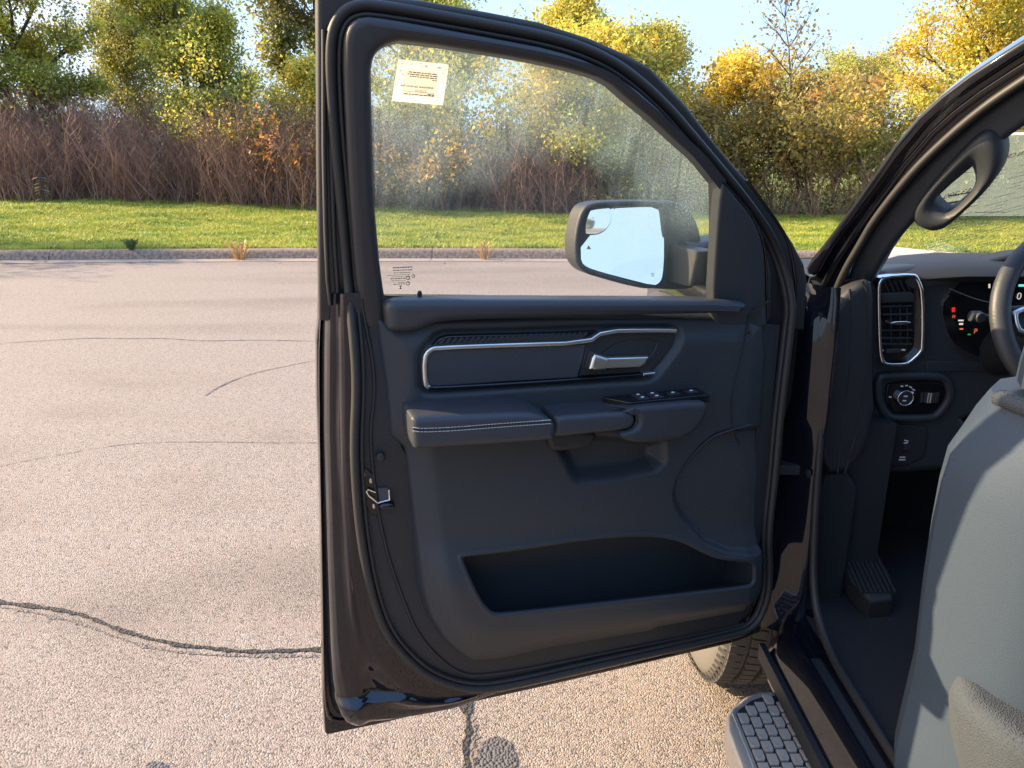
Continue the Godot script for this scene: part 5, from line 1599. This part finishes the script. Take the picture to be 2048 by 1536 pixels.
	mb.tube(PackedVector3Array([Vector3(2.42, 1.28, -1.78), Vector3(2.35, 1.55, -1.53), Vector3(2.24, 1.84, -1.24)]), 0.05, 0.035, 10, Vector3(1, 0, 0))
	part("far_pillar", mb, M.trim_plastic, 60.0)
	mb = MB.new()
	mb.warp = func(p: Vector3) -> Vector3: return Vector3(p.z, p.y, p.x)
	mb.flip = true
	mb.prism(chaikin(PackedVector2Array([Vector2(-1.10, 0.75), Vector2(-0.40, 0.72), Vector2(-0.30, 1.60), Vector2(-0.42, 1.64), Vector2(-0.60, 1.02), Vector2(-1.08, 1.0)]), 2), 1.75, 2.28, 0.05)
	part("passenger_seat", mb, M.seat_cloth, 60.0)
	mb = MB.new()
	mb.box(Vector3(1.42, 0.55, -1.70), Vector3(1.70, 0.98, -0.45), 0.04)
	part("centre_console", mb, M.trim_plastic)
	mb = MB.new()
	mb.prism(PackedVector2Array([Vector2(0.62, 0.5), Vector2(2.48, 0.5), Vector2(2.48, 1.3), Vector2(2.28, 1.91), Vector2(0.82, 1.91), Vector2(0.62, 1.3)]), 0.66, 0.74, 0.01)
	part("cab_back", mb, M.trim_dark)
	mb = MB.new()
	mb.box(Vector3(0.58, 0.55, 0.80), Vector3(2.52, 1.30, 2.45), 0.03)
	part("cargo_bed", mb, M.body_paint)
	var back := wheel.duplicate()
	back.name = "rear_wheel"
	truck.add_child(back, true)
	back.position = Vector3(0.56, 0.41, 1.52) - BASE
	# cabin floor, bulkhead and side
	mb = MB.new()
	mb.box(Vector3(0.698, 0.50, -2.05), Vector3(2.42, 0.552, 0.7), 0.01)
	part("carpet", mb, M.carpet)
	mb = MB.new()
	mb.prism(PackedVector2Array([Vector2(0.70, 0.50), Vector2(2.42, 0.50), Vector2(2.42, 1.30), Vector2(0.70, 1.30)]), -2.30, -2.05)
	part("bulkhead", mb, M.carpet)
	mb = MB.new()
	mb.box(Vector3(0.655, 0.50, -2.1), Vector3(0.700, 1.28, -1.612), 0.006)
	part("kick_panel", mb, M.carpet)
	mb = MB.new()
	mb.warp = func(p: Vector3) -> Vector3: return Vector3(p.x, 0.575 + (-1.58 - p.y * -1.0) * 0.0 + p.z + (p.y - 1.58) * 0.32, -p.y)
	mb.prism(chaikin(PackedVector2Array([Vector2(0.815, 1.585), Vector2(0.925, 1.60), Vector2(0.918, 1.86), Vector2(0.83, 1.86)]), 1), -0.03, 0.02, 0.01)
	var rest := part("foot_rest", mb, M.rubber)
	for i in 8:
		mb = MB.new()
		mb.warp = func(p: Vector3) -> Vector3: return Vector3(p.x, 0.575 + p.z + (p.y - 1.58) * 0.32, -p.y)
		mb.prism(strip(PackedVector2Array([Vector2(0.828 + i * 0.0115, 1.61), Vector2(0.835 + i * 0.0105, 1.84)]), 0.006), 0.018, 0.026, 0.002)
		put(rest, "rib", mb.build(), M.rubber)
	build_dash()
	build_seat()

func build_dash() -> void:
	var mb := zm(-1.80)
	mb.prism(chaikin(p2([0.7528, 1.281, 0.7742, 1.3319, 0.8233, 1.3502, 0.9411, 1.3639, 0.9994, 1.3559, 2.4254, 1.3559, 2.6001, 0.9103, 1.2449, 1.026, 1.1282, 1.0057, 1.0774, 0.9853, 1.1745, 0.9493, 1.1823, 0.8708, 1.019, 0.8522, 0.823, 0.8415, 0.7778, 0.9103, 0.7617, 1.0886]), 1), -0.05, 0.05, 0.02)
	var dash := part("dashboard", mb, M.trim_plastic)
	# top pad rolling forward to the glass
	mb = MB.new()
	var r := []
	for x in [0.69, 0.70, 0.73, 0.80, 0.86, 0.90, 1.00, 1.10, 1.25, 1.40, 1.5, 1.8, 2.42]:
		var hood := ss(0.86, 0.98, x) * (1.0 - ss(1.34, 1.48, x))
		var low := 0.02 * (1.0 - ss(0.69, 0.73, x))
		r.append(PackedVector3Array([Vector3(x, 1.318, -2.12), Vector3(x, 1.345 - low, -2.0), Vector3(x, 1.357 - low + 0.020 * hood, -1.86), Vector3(x, 1.352 - low + 0.022 * hood, -1.785 + 0.03 * hood), Vector3(x, 1.342 - low + 0.020 * hood, -1.762 + 0.05 * hood), Vector3(x, 1.325 - low + 0.020 * hood, -1.752 + 0.055 * hood), Vector3(x, 1.30 + 0.03 * hood, -1.756 + 0.045 * hood), Vector3(x, 1.29 + 0.035 * hood, -1.80)]))
	mb.flip = true
	mb.loft(r, false)
	put(dash, "top_pad", mb.build(60.0), M.trim_dark)
	mb = MB.new()
	mb.warp = func(p: Vector3) -> Vector3: return Vector3(p.x, p.z, -p.y)
	mb.prism(circle(Vector2(0.805, 1.90), 0.055, 0.030, 20), 1.340, 1.3605, 0.003)
	put(dash, "speaker_cover", mb.build(), M.trim_dark)
	# lower covers at the door side
	mb = zm(-1.68)
	mb.prism(chaikin(p2([0.6934, 1.1984, 0.6956, 1.2548, 0.7144, 1.2991, 0.741, 1.3297, 0.7777, 1.3471, 0.7892, 1.3101, 0.7921, 1.2881, 0.8065, 1.1641, 0.8315, 1.0106, 0.8006, 0.8947, 0.7176, 0.8871, 0.6991, 1.0705]), 1), -0.05, 0.02, 0.016, 4)
	put(dash, "side_cover", mb.build(60.0), M.trim_dark)
	mb = zm(-1.68)
	mb.tube(lift3(chaikin(p2([0.757, 1.3406, 0.7714, 1.321, 0.7834, 1.2548, 0.7931, 1.1641, 0.7956, 1.0586, 0.7844, 0.9495, 0.7753, 0.8922]), 2, false), 0.0195), 0.003, 0.003, 6, Vector3(0, 0, 1))
	mb.tube(lift3(chaikin(p2([0.7332, 1.3232, 0.7489, 1.2323, 0.7566, 1.1177, 0.7583, 0.9741, 0.759, 0.8922]), 2, false), 0.0185), 0.003, 0.003, 6, Vector3(0, 0, 1))
	put(dash, "side_moulding", mb.build(60.0), M.trim_dark)
	mb = zm(-1.69)
	mb.prism(chaikin(p2([0.7152, 0.8803, 0.8154, 0.8854, 0.816, 0.7404, 0.8147, 0.6052, 0.8148, 0.4614, 0.7698, 0.4614, 0.7321, 0.687]), 1), -0.05, 0.02, 0.012, 4)
	put(dash, "kick_cover", mb.build(60.0), M.carpet)
	# air vent in a bright rim
	var rim := chaikin(p2([0.8222, 1.3076, 0.8226, 1.3304, 0.8344, 1.344, 0.9015, 1.3485, 0.9164, 1.3395, 0.9333, 1.303, 0.952, 1.179, 0.9479, 1.1599, 0.9236, 1.1346, 0.908, 1.1297, 0.8705, 1.1297, 0.8553, 1.1382, 0.8445, 1.1671]), 1)
	mb = zm(-1.745)
	ring(mb, rim, 0.010, -0.02, 0.022)
	put(dash, "vent_rim", mb.build(60.0), M.chrome)
	mb = zm(-1.745)
	mb.prism(MB.inset(rim if MB.area(rim) > 0 else reversed(rim), 0.007), -0.01, 0.004)
	put(dash, "vent_mouth", mb.build(), M.piano_black)
	mb = zm(-1.745)
	mb.prism(p2([0.8349, 1.2979, 0.8399, 1.3024, 0.903, 1.3047, 0.9108, 1.2979, 0.9132, 1.2818, 0.8408, 1.2795]), 0.0, 0.018, 0.003)
	put(dash, "vent_bar", mb.build(), M.trim_dark)
	for y in [622, 640, 658, 676]:
		pass
	for q in [p2([0.8443, 1.2703, 0.9123, 1.2726]), p2([0.8469, 1.2518, 0.9152, 1.253]), p2([0.852, 1.2145, 0.9207, 1.2157]), p2([0.8544, 1.1968, 0.9235, 1.1968]), p2([0.8563, 1.1826, 0.9256, 1.1826])]:
		mb = zm(-1.745)
		mb.prism(strip(q, 0.0035), 0.002, 0.012, 0.001)
		put(dash, "vent_vane", mb.build(), M.trim_plastic)
	for q in [p2([0.8653, 1.2749, 0.8796, 1.1815]), p2([0.8869, 1.2749, 0.9015, 1.1815]), p2([0.9028, 1.2749, 0.9177, 1.1815])]:
		mb = zm(-1.745)
		mb.prism(strip(q, 0.0022), 0.0, 0.007)
		put(dash, "vent_divider", mb.build(), M.trim_plastic)
	for i in 5:
		mb = zm(-1.745)
		var o := p2([0.8407, 1.3297, 0.8555, 1.3047])
		mb.prism(strip(PackedVector2Array([o[0] + Vector2(0.0125 * i, 0), o[1] + Vector2(0.0125 * i, 0)]), 0.002), 0.002, 0.009)
		put(dash, "vent_fin", mb.build(), M.trim_plastic)
	mb = zm(-1.745)
	mb.prism(chaikin(p2([0.8648, 1.2379, 0.9104, 1.239, 0.9117, 1.2297, 0.8661, 1.2285]), 1), 0.005, 0.020, 0.003)
	put(dash, "vent_tab", mb.build(), M.chrome)
	mb = zm(-1.745)
	mb.prism(p2([0.8672, 1.1708, 0.9017, 1.172, 0.9031, 1.1624, 0.8687, 1.16]), 0.0, 0.012, 0.004)
	put(dash, "vent_wheel", mb.build(), M.trim_plastic)
	mb = zm(-1.745)
	mb.prism(strip(p2([0.8598, 1.166, 0.8644, 1.166]), 0.005), 0.004, 0.0048)
	mb.prism(strip(p2([0.9059, 1.1672, 0.9151, 1.1672]), 0.004), 0.004, 0.0048)
	stuff(put(dash, "vent_mark", mb.build(), M.print_white))
	# headlamp switch
	mb = zm(-1.75)
	ring(mb, chaikin(p2([0.8523, 1.0821, 0.8593, 1.1091, 0.8809, 1.1139, 0.9923, 1.1139, 1.024, 1.1066, 1.0431, 1.076, 1.0462, 1.0425, 1.0221, 0.9999, 1.0021, 0.9898, 0.916, 0.9898, 0.8887, 0.9974, 0.8618, 1.0375]), 2), 0.018, -0.01, 0.018)
	put(dash, "switch_surround", mb.build(60.0), M.trim_plastic)
	mb = zm(-1.75)
	mb.prism(chaikin(p2([0.8835, 1.0698, 0.8902, 1.0895, 1.0124, 1.0907, 1.0323, 1.0772, 1.0383, 1.0475, 1.0153, 1.0125, 0.9158, 1.0087, 0.8937, 1.0301]), 1), -0.01, 0.008, 0.003)
	put(dash, "switch_panel", mb.build(), M.piano_black)
	var kc := p2([0.9284, 1.0519])[0]
	mb = zm(-1.742)
	ring(mb, circle(kc, 0.0195, 0.0195, 24), 0.003, -0.01, 0.012)
	put(dash, "knob_ring", mb.build(60.0), M.chrome)
	mb = zm(-1.742)
	mb.prism(circle(kc, 0.0165, 0.0165, 24), -0.01, 0.010, 0.003)
	put(dash, "lamp_knob", mb.build(), M.trim_dark)
	mb = zm(-1.742)
	mb.prism(strip(PackedVector2Array([kc + Vector2(-0.005, 0.005), kc + Vector2(0.004, 0.005)]), 0.003), 0.009, 0.0106)
	mb.prism(strip(PackedVector2Array([kc + Vector2(-0.006, -0.006), kc + Vector2(0.002, -0.006)]), 0.003), 0.009, 0.0106)
	mb.prism(strip(PackedVector2Array([kc + Vector2(0.013, 0.012), kc + Vector2(0.016, 0.015)]), 0.002), 0.004, 0.0125)
	for e in [[-0.032, 0.0], [-0.008, 0.027], [0.003, 0.0285], [0.013, 0.026], [0.021, 0.0195]]:
		mb.prism(strip(PackedVector2Array([kc + Vector2(e[0] - 0.003, e[1]), kc + Vector2(e[0] + 0.003, e[1] - (0.003 if e[0] > 0.01 else 0.0))]), 0.003), 0.0, 0.0012)
	stuff(put(dash, "lamp_symbols", mb.build(), M.print_white))
	for i in 7:
		mb = zm(-1.742)
		var o := p2([0.9697, 1.0519])[0] + Vector2(0.0062 * i, 0)
		mb.prism(strip(PackedVector2Array([o + Vector2(0, 0.012), o + Vector2(0, -0.012)]), 0.0042), -0.005, 0.006 + 0.005 * sin(PI * (i + 0.5) / 7.0), 0.0015)
		put(dash, "dimmer_rib", mb.build(), M.satin_silver if i in [2, 3] else M.trim_plastic)
	# parking brake and pedal switches
	mb = zm(-1.752)
	mb.prism(chaikin(p2([0.8693, 0.9804, 0.901, 0.9855, 0.9802, 0.9779, 1.003, 0.9702, 1.0031, 0.8744, 0.8396, 0.8744]), 1), -0.01, 0.008, 0.004)
	put(dash, "brake_panel", mb.build(), M.trim_dark)
	mb = zm(-1.752)
	mb.prism(p2([0.8789, 0.9265, 0.9175, 0.9278, 0.9217, 0.898, 0.8779, 0.898]), 0.0, 0.018, 0.005)
	put(dash, "brake_switch", mb.build(), M.trim_plastic)
	mb = zm(-1.752)
	mb.prism(p2([0.9464, 0.9291, 0.9609, 0.9291, 0.9616, 0.9162, 0.947, 0.9162]), 0.0, 0.014, 0.003)
	put(dash, "pedal_switch", mb.build(), M.trim_plastic)
	mb = zm(-1.752)
	for q in [p2([0.8943, 0.9472, 0.9051, 0.9472]), p2([0.8927, 0.9407, 0.9072, 0.9407]), p2([0.9469, 0.942, 0.957, 0.9394]), p2([0.9468, 0.9343, 0.9563, 0.9356]), p2([0.9423, 0.898, 0.9557, 0.898]), p2([0.9408, 0.8914, 0.9567, 0.8914])]:
		mb.prism(strip(q, 0.0028), 0.0, 0.0090)
	stuff(put(dash, "panel_symbols", mb.build(), M.print_white))
	mb = zm(-1.752)
	mb.prism(p2([0.9727, 1.138, 1.1348, 1.138, 1.1392, 1.1136, 0.9768, 1.1112]), -0.02, 0.006, 0.003)
	put(dash, "knee_panel", mb.build(), M.trim_plastic)
	# instrument screen under the hood
	mb = zm(-1.80)
	mb.prism(chaikin(p2([0.9768, 1.277, 1.0062, 1.322, 1.0573, 1.3697, 1.1676, 1.3967, 1.4355, 1.4078, 1.5013, 1.1283, 1.1628, 1.1136, 1.103, 1.1185, 1.0453, 1.1465, 1.0093, 1.1886]), 1), 0.0, 0.052, 0.01)
	var cl := part("instrument_cluster", mb, M.trim_dark)
	mb = zm(-1.80)
	mb.prism(chaikin(p2([0.9862, 1.2707, 1.0091, 1.3122, 1.0577, 1.3598, 1.1631, 1.3867, 1.42, 1.3923, 1.4768, 1.1491, 1.1575, 1.1406, 1.0944, 1.1479, 1.0414, 1.1719, 1.0105, 1.2052]), 1), 0.04, 0.0535, 0.0)
	put(cl, "instrument_screen", mb.build(), M.piano_black)
	mb = zm(-1.80)
	mb.prism(strip(chaikin(p2([0.9982, 1.3099, 1.0384, 1.2938, 1.0746, 1.2823, 1.1158, 1.2754]), 2, false), 0.0022), 0.05, 0.0565)
	mb.prism(strip(chaikin(p2([0.9873, 1.2707, 0.9881, 1.28, 0.9985, 1.2938]), 1, false), 0.0015), 0.05, 0.0565)
	put(cl, "screen_sweep", mb.build(), M.satin_silver)
	for e in [[p2([1.1534, 1.2929]), 0.016, "0", "screen_white"], [p2([1.1578, 1.2628]), 0.015, "63°", "screen_amber"], [p2([1.069, 1.2111]), 0.012, "P", "screen_amber"], [p2([1.0136, 1.2453]), 0.008, "H", "screen_amber"], [p2([1.0947, 1.2628]), 0.013, "1", "screen_red"]]:
		var t := words(cl, "screen_lettering", e[2], e[1] * 1.3, Transform3D(Basis(), Vector3(e[0][0].x, e[0][0].y, -1.744)), M[e[3]])
		(t.mesh as TextMesh).horizontal_alignment = HORIZONTAL_ALIGNMENT_LEFT
	for e in [[p2([1.0137, 1.2663, 1.0154, 1.2558]), 0.006, "screen_red"], [p2([1.0302, 1.2359, 1.0417, 1.2359]), 0.003, "screen_white"], [p2([1.0338, 1.2277, 1.0419, 1.2277]), 0.004, "screen_white"], [p2([1.0369, 1.2159, 1.0439, 1.2159]), 0.003, "screen_amber"], [p2([1.0576, 1.2028, 1.0634, 1.2028]), 0.003, "screen_green"], [p2([1.0868, 1.3205, 1.0884, 1.3113]), 0.003, "screen_white"], [p2([1.1546, 1.3171, 1.1705, 1.3171]), 0.005, "screen_teal"]]:
		mb = zm(-1.80)
		mb.prism(strip(e[0], e[1]), 0.05, 0.0558)
		put(cl, "screen_symbol", mb.build(), M[e[2]])
	# steering wheel
	var wc := Vector3(1.150, 1.289, -1.50)
	var wb := Basis(Vector3.RIGHT, -0.42)
	mb = MB.new()
	mb.warp = func(p: Vector3) -> Vector3: return wc + wb * p
	var circ := PackedVector3Array()
	for i in 48: circ.append(Vector3(cos(TAU * i / 48.0), sin(TAU * i / 48.0), 0) * 0.182)
	mb.tube(circ, 0.0195, 0.017, 14, Vector3(0, 0, 1), true)
	var sw := part("steering_wheel", mb, M.soft_vinyl, 70.0)
	mb = MB.new()
	mb.warp = func(p: Vector3) -> Vector3: return wc + wb * p
	mb.prism(chaikin(PackedVector2Array([Vector2(-0.09, 0.055), Vector2(0.09, 0.055), Vector2(0.085, -0.03), Vector2(0.05, -0.075), Vector2(-0.05, -0.075), Vector2(-0.085, -0.03)]), 2), -0.06, -0.01, 0.02)
	put(sw, "airbag_cover", mb.build(60.0), M.trim_plastic)
	for s in [-1.0, 1.0]:
		mb = MB.new()
		mb.warp = func(p: Vector3) -> Vector3: return wc + wb * p
		mb.prism(chaikin(PackedVector2Array([Vector2(s * 0.07, 0.035), Vector2(s * 0.175, 0.03), Vector2(s * 0.175, -0.01), Vector2(s * 0.07, -0.03)]), 1), -0.03, -0.012, 0.006)
		put(sw, "wheel_spoke", mb.build(), M.trim_plastic)
		mb = MB.new()
		mb.warp = func(p: Vector3) -> Vector3: return wc + wb * p
		ring(mb, chaikin(PackedVector2Array([Vector2(s * 0.085, 0.032), Vector2(s * 0.150, 0.024), Vector2(s * 0.156, 0.0), Vector2(s * 0.145, -0.032), Vector2(s * 0.09, -0.032)]), 1), 0.009, -0.02, 0.002)
		put(sw, "spoke_rim", mb.build(60.0), M.satin_silver)
	mb = MB.new()
	mb.lathe(p2([0.0, 0.0, 0.0, 0.045, -0.25, 0.06, -0.25, 0.0]), 16, Vector3())
	var cb := Basis(Vector3.UP, PI / 2) * Basis(Vector3.BACK, 0.35)
	for i in mb.t.size(): mb.t[i] = Vector3(1.15, 1.26, -1.54) + wb * Vector3(mb.t[i].z, mb.t[i].y, mb.t[i].x)
	part("steering_column", mb, M.trim_dark, 50.0)
	mb = MB.new()
	var k := p2([0.9956, 1.2707])[0]
	mb.tube(PackedVector3Array([Vector3(1.12, 1.27, -1.60), Vector3(k.x + 0.03, k.y - 0.004, -1.62), Vector3(k.x, k.y, -1.62)]), 0.008, 0.008, 8)
	mb.lathe(p2([-0.016, 0.0, -0.016, 0.010, -0.012, 0.0125, 0.004, 0.0125, 0.004, 0.0]), 16, Vector3(k.x, k.y, -1.62))
	var stalk := part("turn_stalk", mb, M.trim_plastic, 50.0)
	mb = zm(-1.608)
	mb.prism(circle(k, 0.011, 0.0115, 20), -0.01, 0.004, 0.003)
	put(stalk, "stalk_cap", mb.build(), M.trim_plastic)

func build_seat() -> void:
	# driver's seat, moved well forward: side of the back rest, its narrower upper part, and the cushion bolster
	var mb := MB.new()
	var r := []
	var edge := p2([0.6819, 0.5291, 0.678, 0.5943, 0.6812, 0.6577, 0.6872, 0.7698, 0.6805, 0.9143, 0.6783, 1.0235, 0.6794, 1.0977, 0.6849, 1.1511, 0.7046, 1.1876, 0.7201, 1.2186, 0.7382, 1.246])
	var n := edge.size()
	for i in n:
		var e := edge[i]
		var k := float(i) / (n - 1)
		var top := ss(0.62, 1.0, k)
		var lean := 0.10 * (1.0 - k)
		var row := PackedVector3Array()
		for q in [[0.06, 1.20], [0.02, 1.165], [0.0, 1.12], [0.012, 1.06], [0.045 - 0.02 * top, 0.985], [0.10, 0.925], [0.17, 0.905], [0.30, 0.90], [0.42, 0.93], [0.52, 1.0], [0.54, 1.1], [0.48, 1.2], [0.3, 1.22]]:
			row.append(Vector3(e.x + q[0] * (1.0 - 0.10 * top), e.y + (q[0] * 0.12 * top), -q[1] + lean * 0.0))
		r.append(row)
	mb.flip = true
	mb.loft(r, true, true, true)
	var seat := part("driver_seat", mb, M.seat_cloth, 32.0)
	mb = MB.new()
	r = []
	for e in [[0.0, 0.02], [0.03, 0.012], [0.10, 0.0], [0.20, 0.0], [0.30, 0.03], [0.34, 0.09]]:
		var row := PackedVector3Array()
		var o := p2([0.7305, 1.2554])[0]
		for q in [[0.0, 1.10], [0.015, 1.03], [0.06, 0.98], [0.2, 0.96], [0.36, 0.98], [0.40, 1.08], [0.36, 1.17], [0.2, 1.19], [0.03, 1.16]]:
			row.append(Vector3(o.x + 0.010 + e[0] * 0.20 + e[1] + q[0] * (1.0 - e[1] * 2.0), o.y + 0.012 + e[0], -q[1] - 0.0 + e[0] * 0.12))
		r.append(row)
	mb.flip = true
	mb.loft(r, true, true, true)
	put(seat, "upper_back", mb.build(60.0), M.seat_cloth)
	mb = MB.new()
	var p := PackedVector3Array()
	for q in [[0.005, 1.115], [0.02, 1.02], [0.06, 0.965], [0.2, 0.935], [0.4, 0.96]]:
		var o := p2([0.7357, 1.2475])[0]
		p.append(Vector3(o.x + q[0], o.y + q[0] * 0.10, -q[1]))
	mb.tube(smooth3(p), 0.015, 0.013, 10)
	put(seat, "shoulder_roll", mb.build(70.0), M.seat_pile)
	# cushion bolster in coarse pile
	mb = MB.new()
	r = []
	var ce := p2([0.7031, 0.6241, 0.6825, 0.6828, 0.664, 0.74, 0.6521, 0.7864, 0.6543, 0.812, 0.6715, 0.8193])
	for i in ce.size():
		var k := float(i) / (ce.size() - 1)
		var row := PackedVector3Array()
		for q in [[0.05, 1.10], [0.012, 1.05], [0.0, 1.0], [0.02, 0.93], [0.07, 0.875], [0.15, 0.85], [0.34, 0.85], [0.50, 0.9], [0.52, 1.1]]:
			row.append(Vector3(ce[i].x + 0.02 + q[0] + k * k * 0.02, ce[i].y - q[0] * 0.22 * k, -q[1] + 0.02))
		r.append(row)
	mb.flip = true
	mb.loft(r, true, true, true)
	put(seat, "cushion", mb.build(70.0), M.seat_pile)

func _ready() -> void:
	var cam := Camera3D.new()
	cam.name = "camera"
	cam.position = Vector3(0, 1.6, 0)
	cam.rotation_degrees = Vector3(-16.5, 0, 0)
	cam.fov = 53.013
	cam.near = 0.05
	cam.far = 2000.0
	add_child(cam)
	var env := Environment.new()
	var sky := Sky.new()
	var sm := ProceduralSkyMaterial.new()
	sm.sky_top_color = Color(0.42, 0.58, 0.82)
	sm.sky_horizon_color = Color(0.535, 0.61, 0.675)
	sm.sky_curve = 0.6
	sm.ground_bottom_color = Color(0.35, 0.33, 0.30)
	sm.ground_horizon_color = Color(0.55, 0.55, 0.52)
	sm.sun_angle_max = 90.0
	sm.sun_curve = 0.4
	sky.sky_material = sm
	env.background_mode = Environment.BG_SKY
	env.sky = sky
	env.background_energy_multiplier = 1.25
	env.tonemap_mode = Environment.TONE_MAPPER_LINEAR
	env.tonemap_exposure = 2.75
	env.sdfgi_enabled = true; env.ssao_enabled = true; env.ssil_enabled = true
	var we := WorldEnvironment.new()
	we.name = "environment"
	we.environment = env
	add_child(we)
	var sun := DirectionalLight3D.new()
	sun.name = "sun"
	sun.light_energy = 1.6
	sun.light_color = Color(1.0, 0.89, 0.73)
	sun.light_angular_distance = 0.5
	sun.shadow_enabled = true
	var az := deg_to_rad(11.0); var el := deg_to_rad(25.0)
	var to_sun := Vector3(-cos(az) * cos(el), sin(el), -sin(az) * cos(el))
	sun.look_at_from_position(to_sun * 50.0, Vector3.ZERO)
	add_child(sun)
	make_materials()
	build_ground()
	build_thicket()
	build_plants()
	truck = thing("pickup_truck", "black pickup truck with its front door swung wide open", "pickup truck", BASE)
	build_door()
	build_body()
	# loose papers on the dashboard
	var mb := MB.new()
	mb.warp = func(q: Vector3) -> Vector3: return Vector3(q.x, q.z + 0.012 * sin(q.x * 26.0), -q.y)
	mb.prism(PackedVector2Array([Vector2(0.83, 1.93), Vector2(0.90, 1.83), Vector2(1.02, 1.86), Vector2(1.14, 1.87), Vector2(1.15, 2.02), Vector2(0.98, 2.03)]), 1.366, 1.370)
	tag(put(self, "paper_sheet", mb.build(), M.paper), "cream sheets of paper lying on the dashboard under the windscreen", "paper")
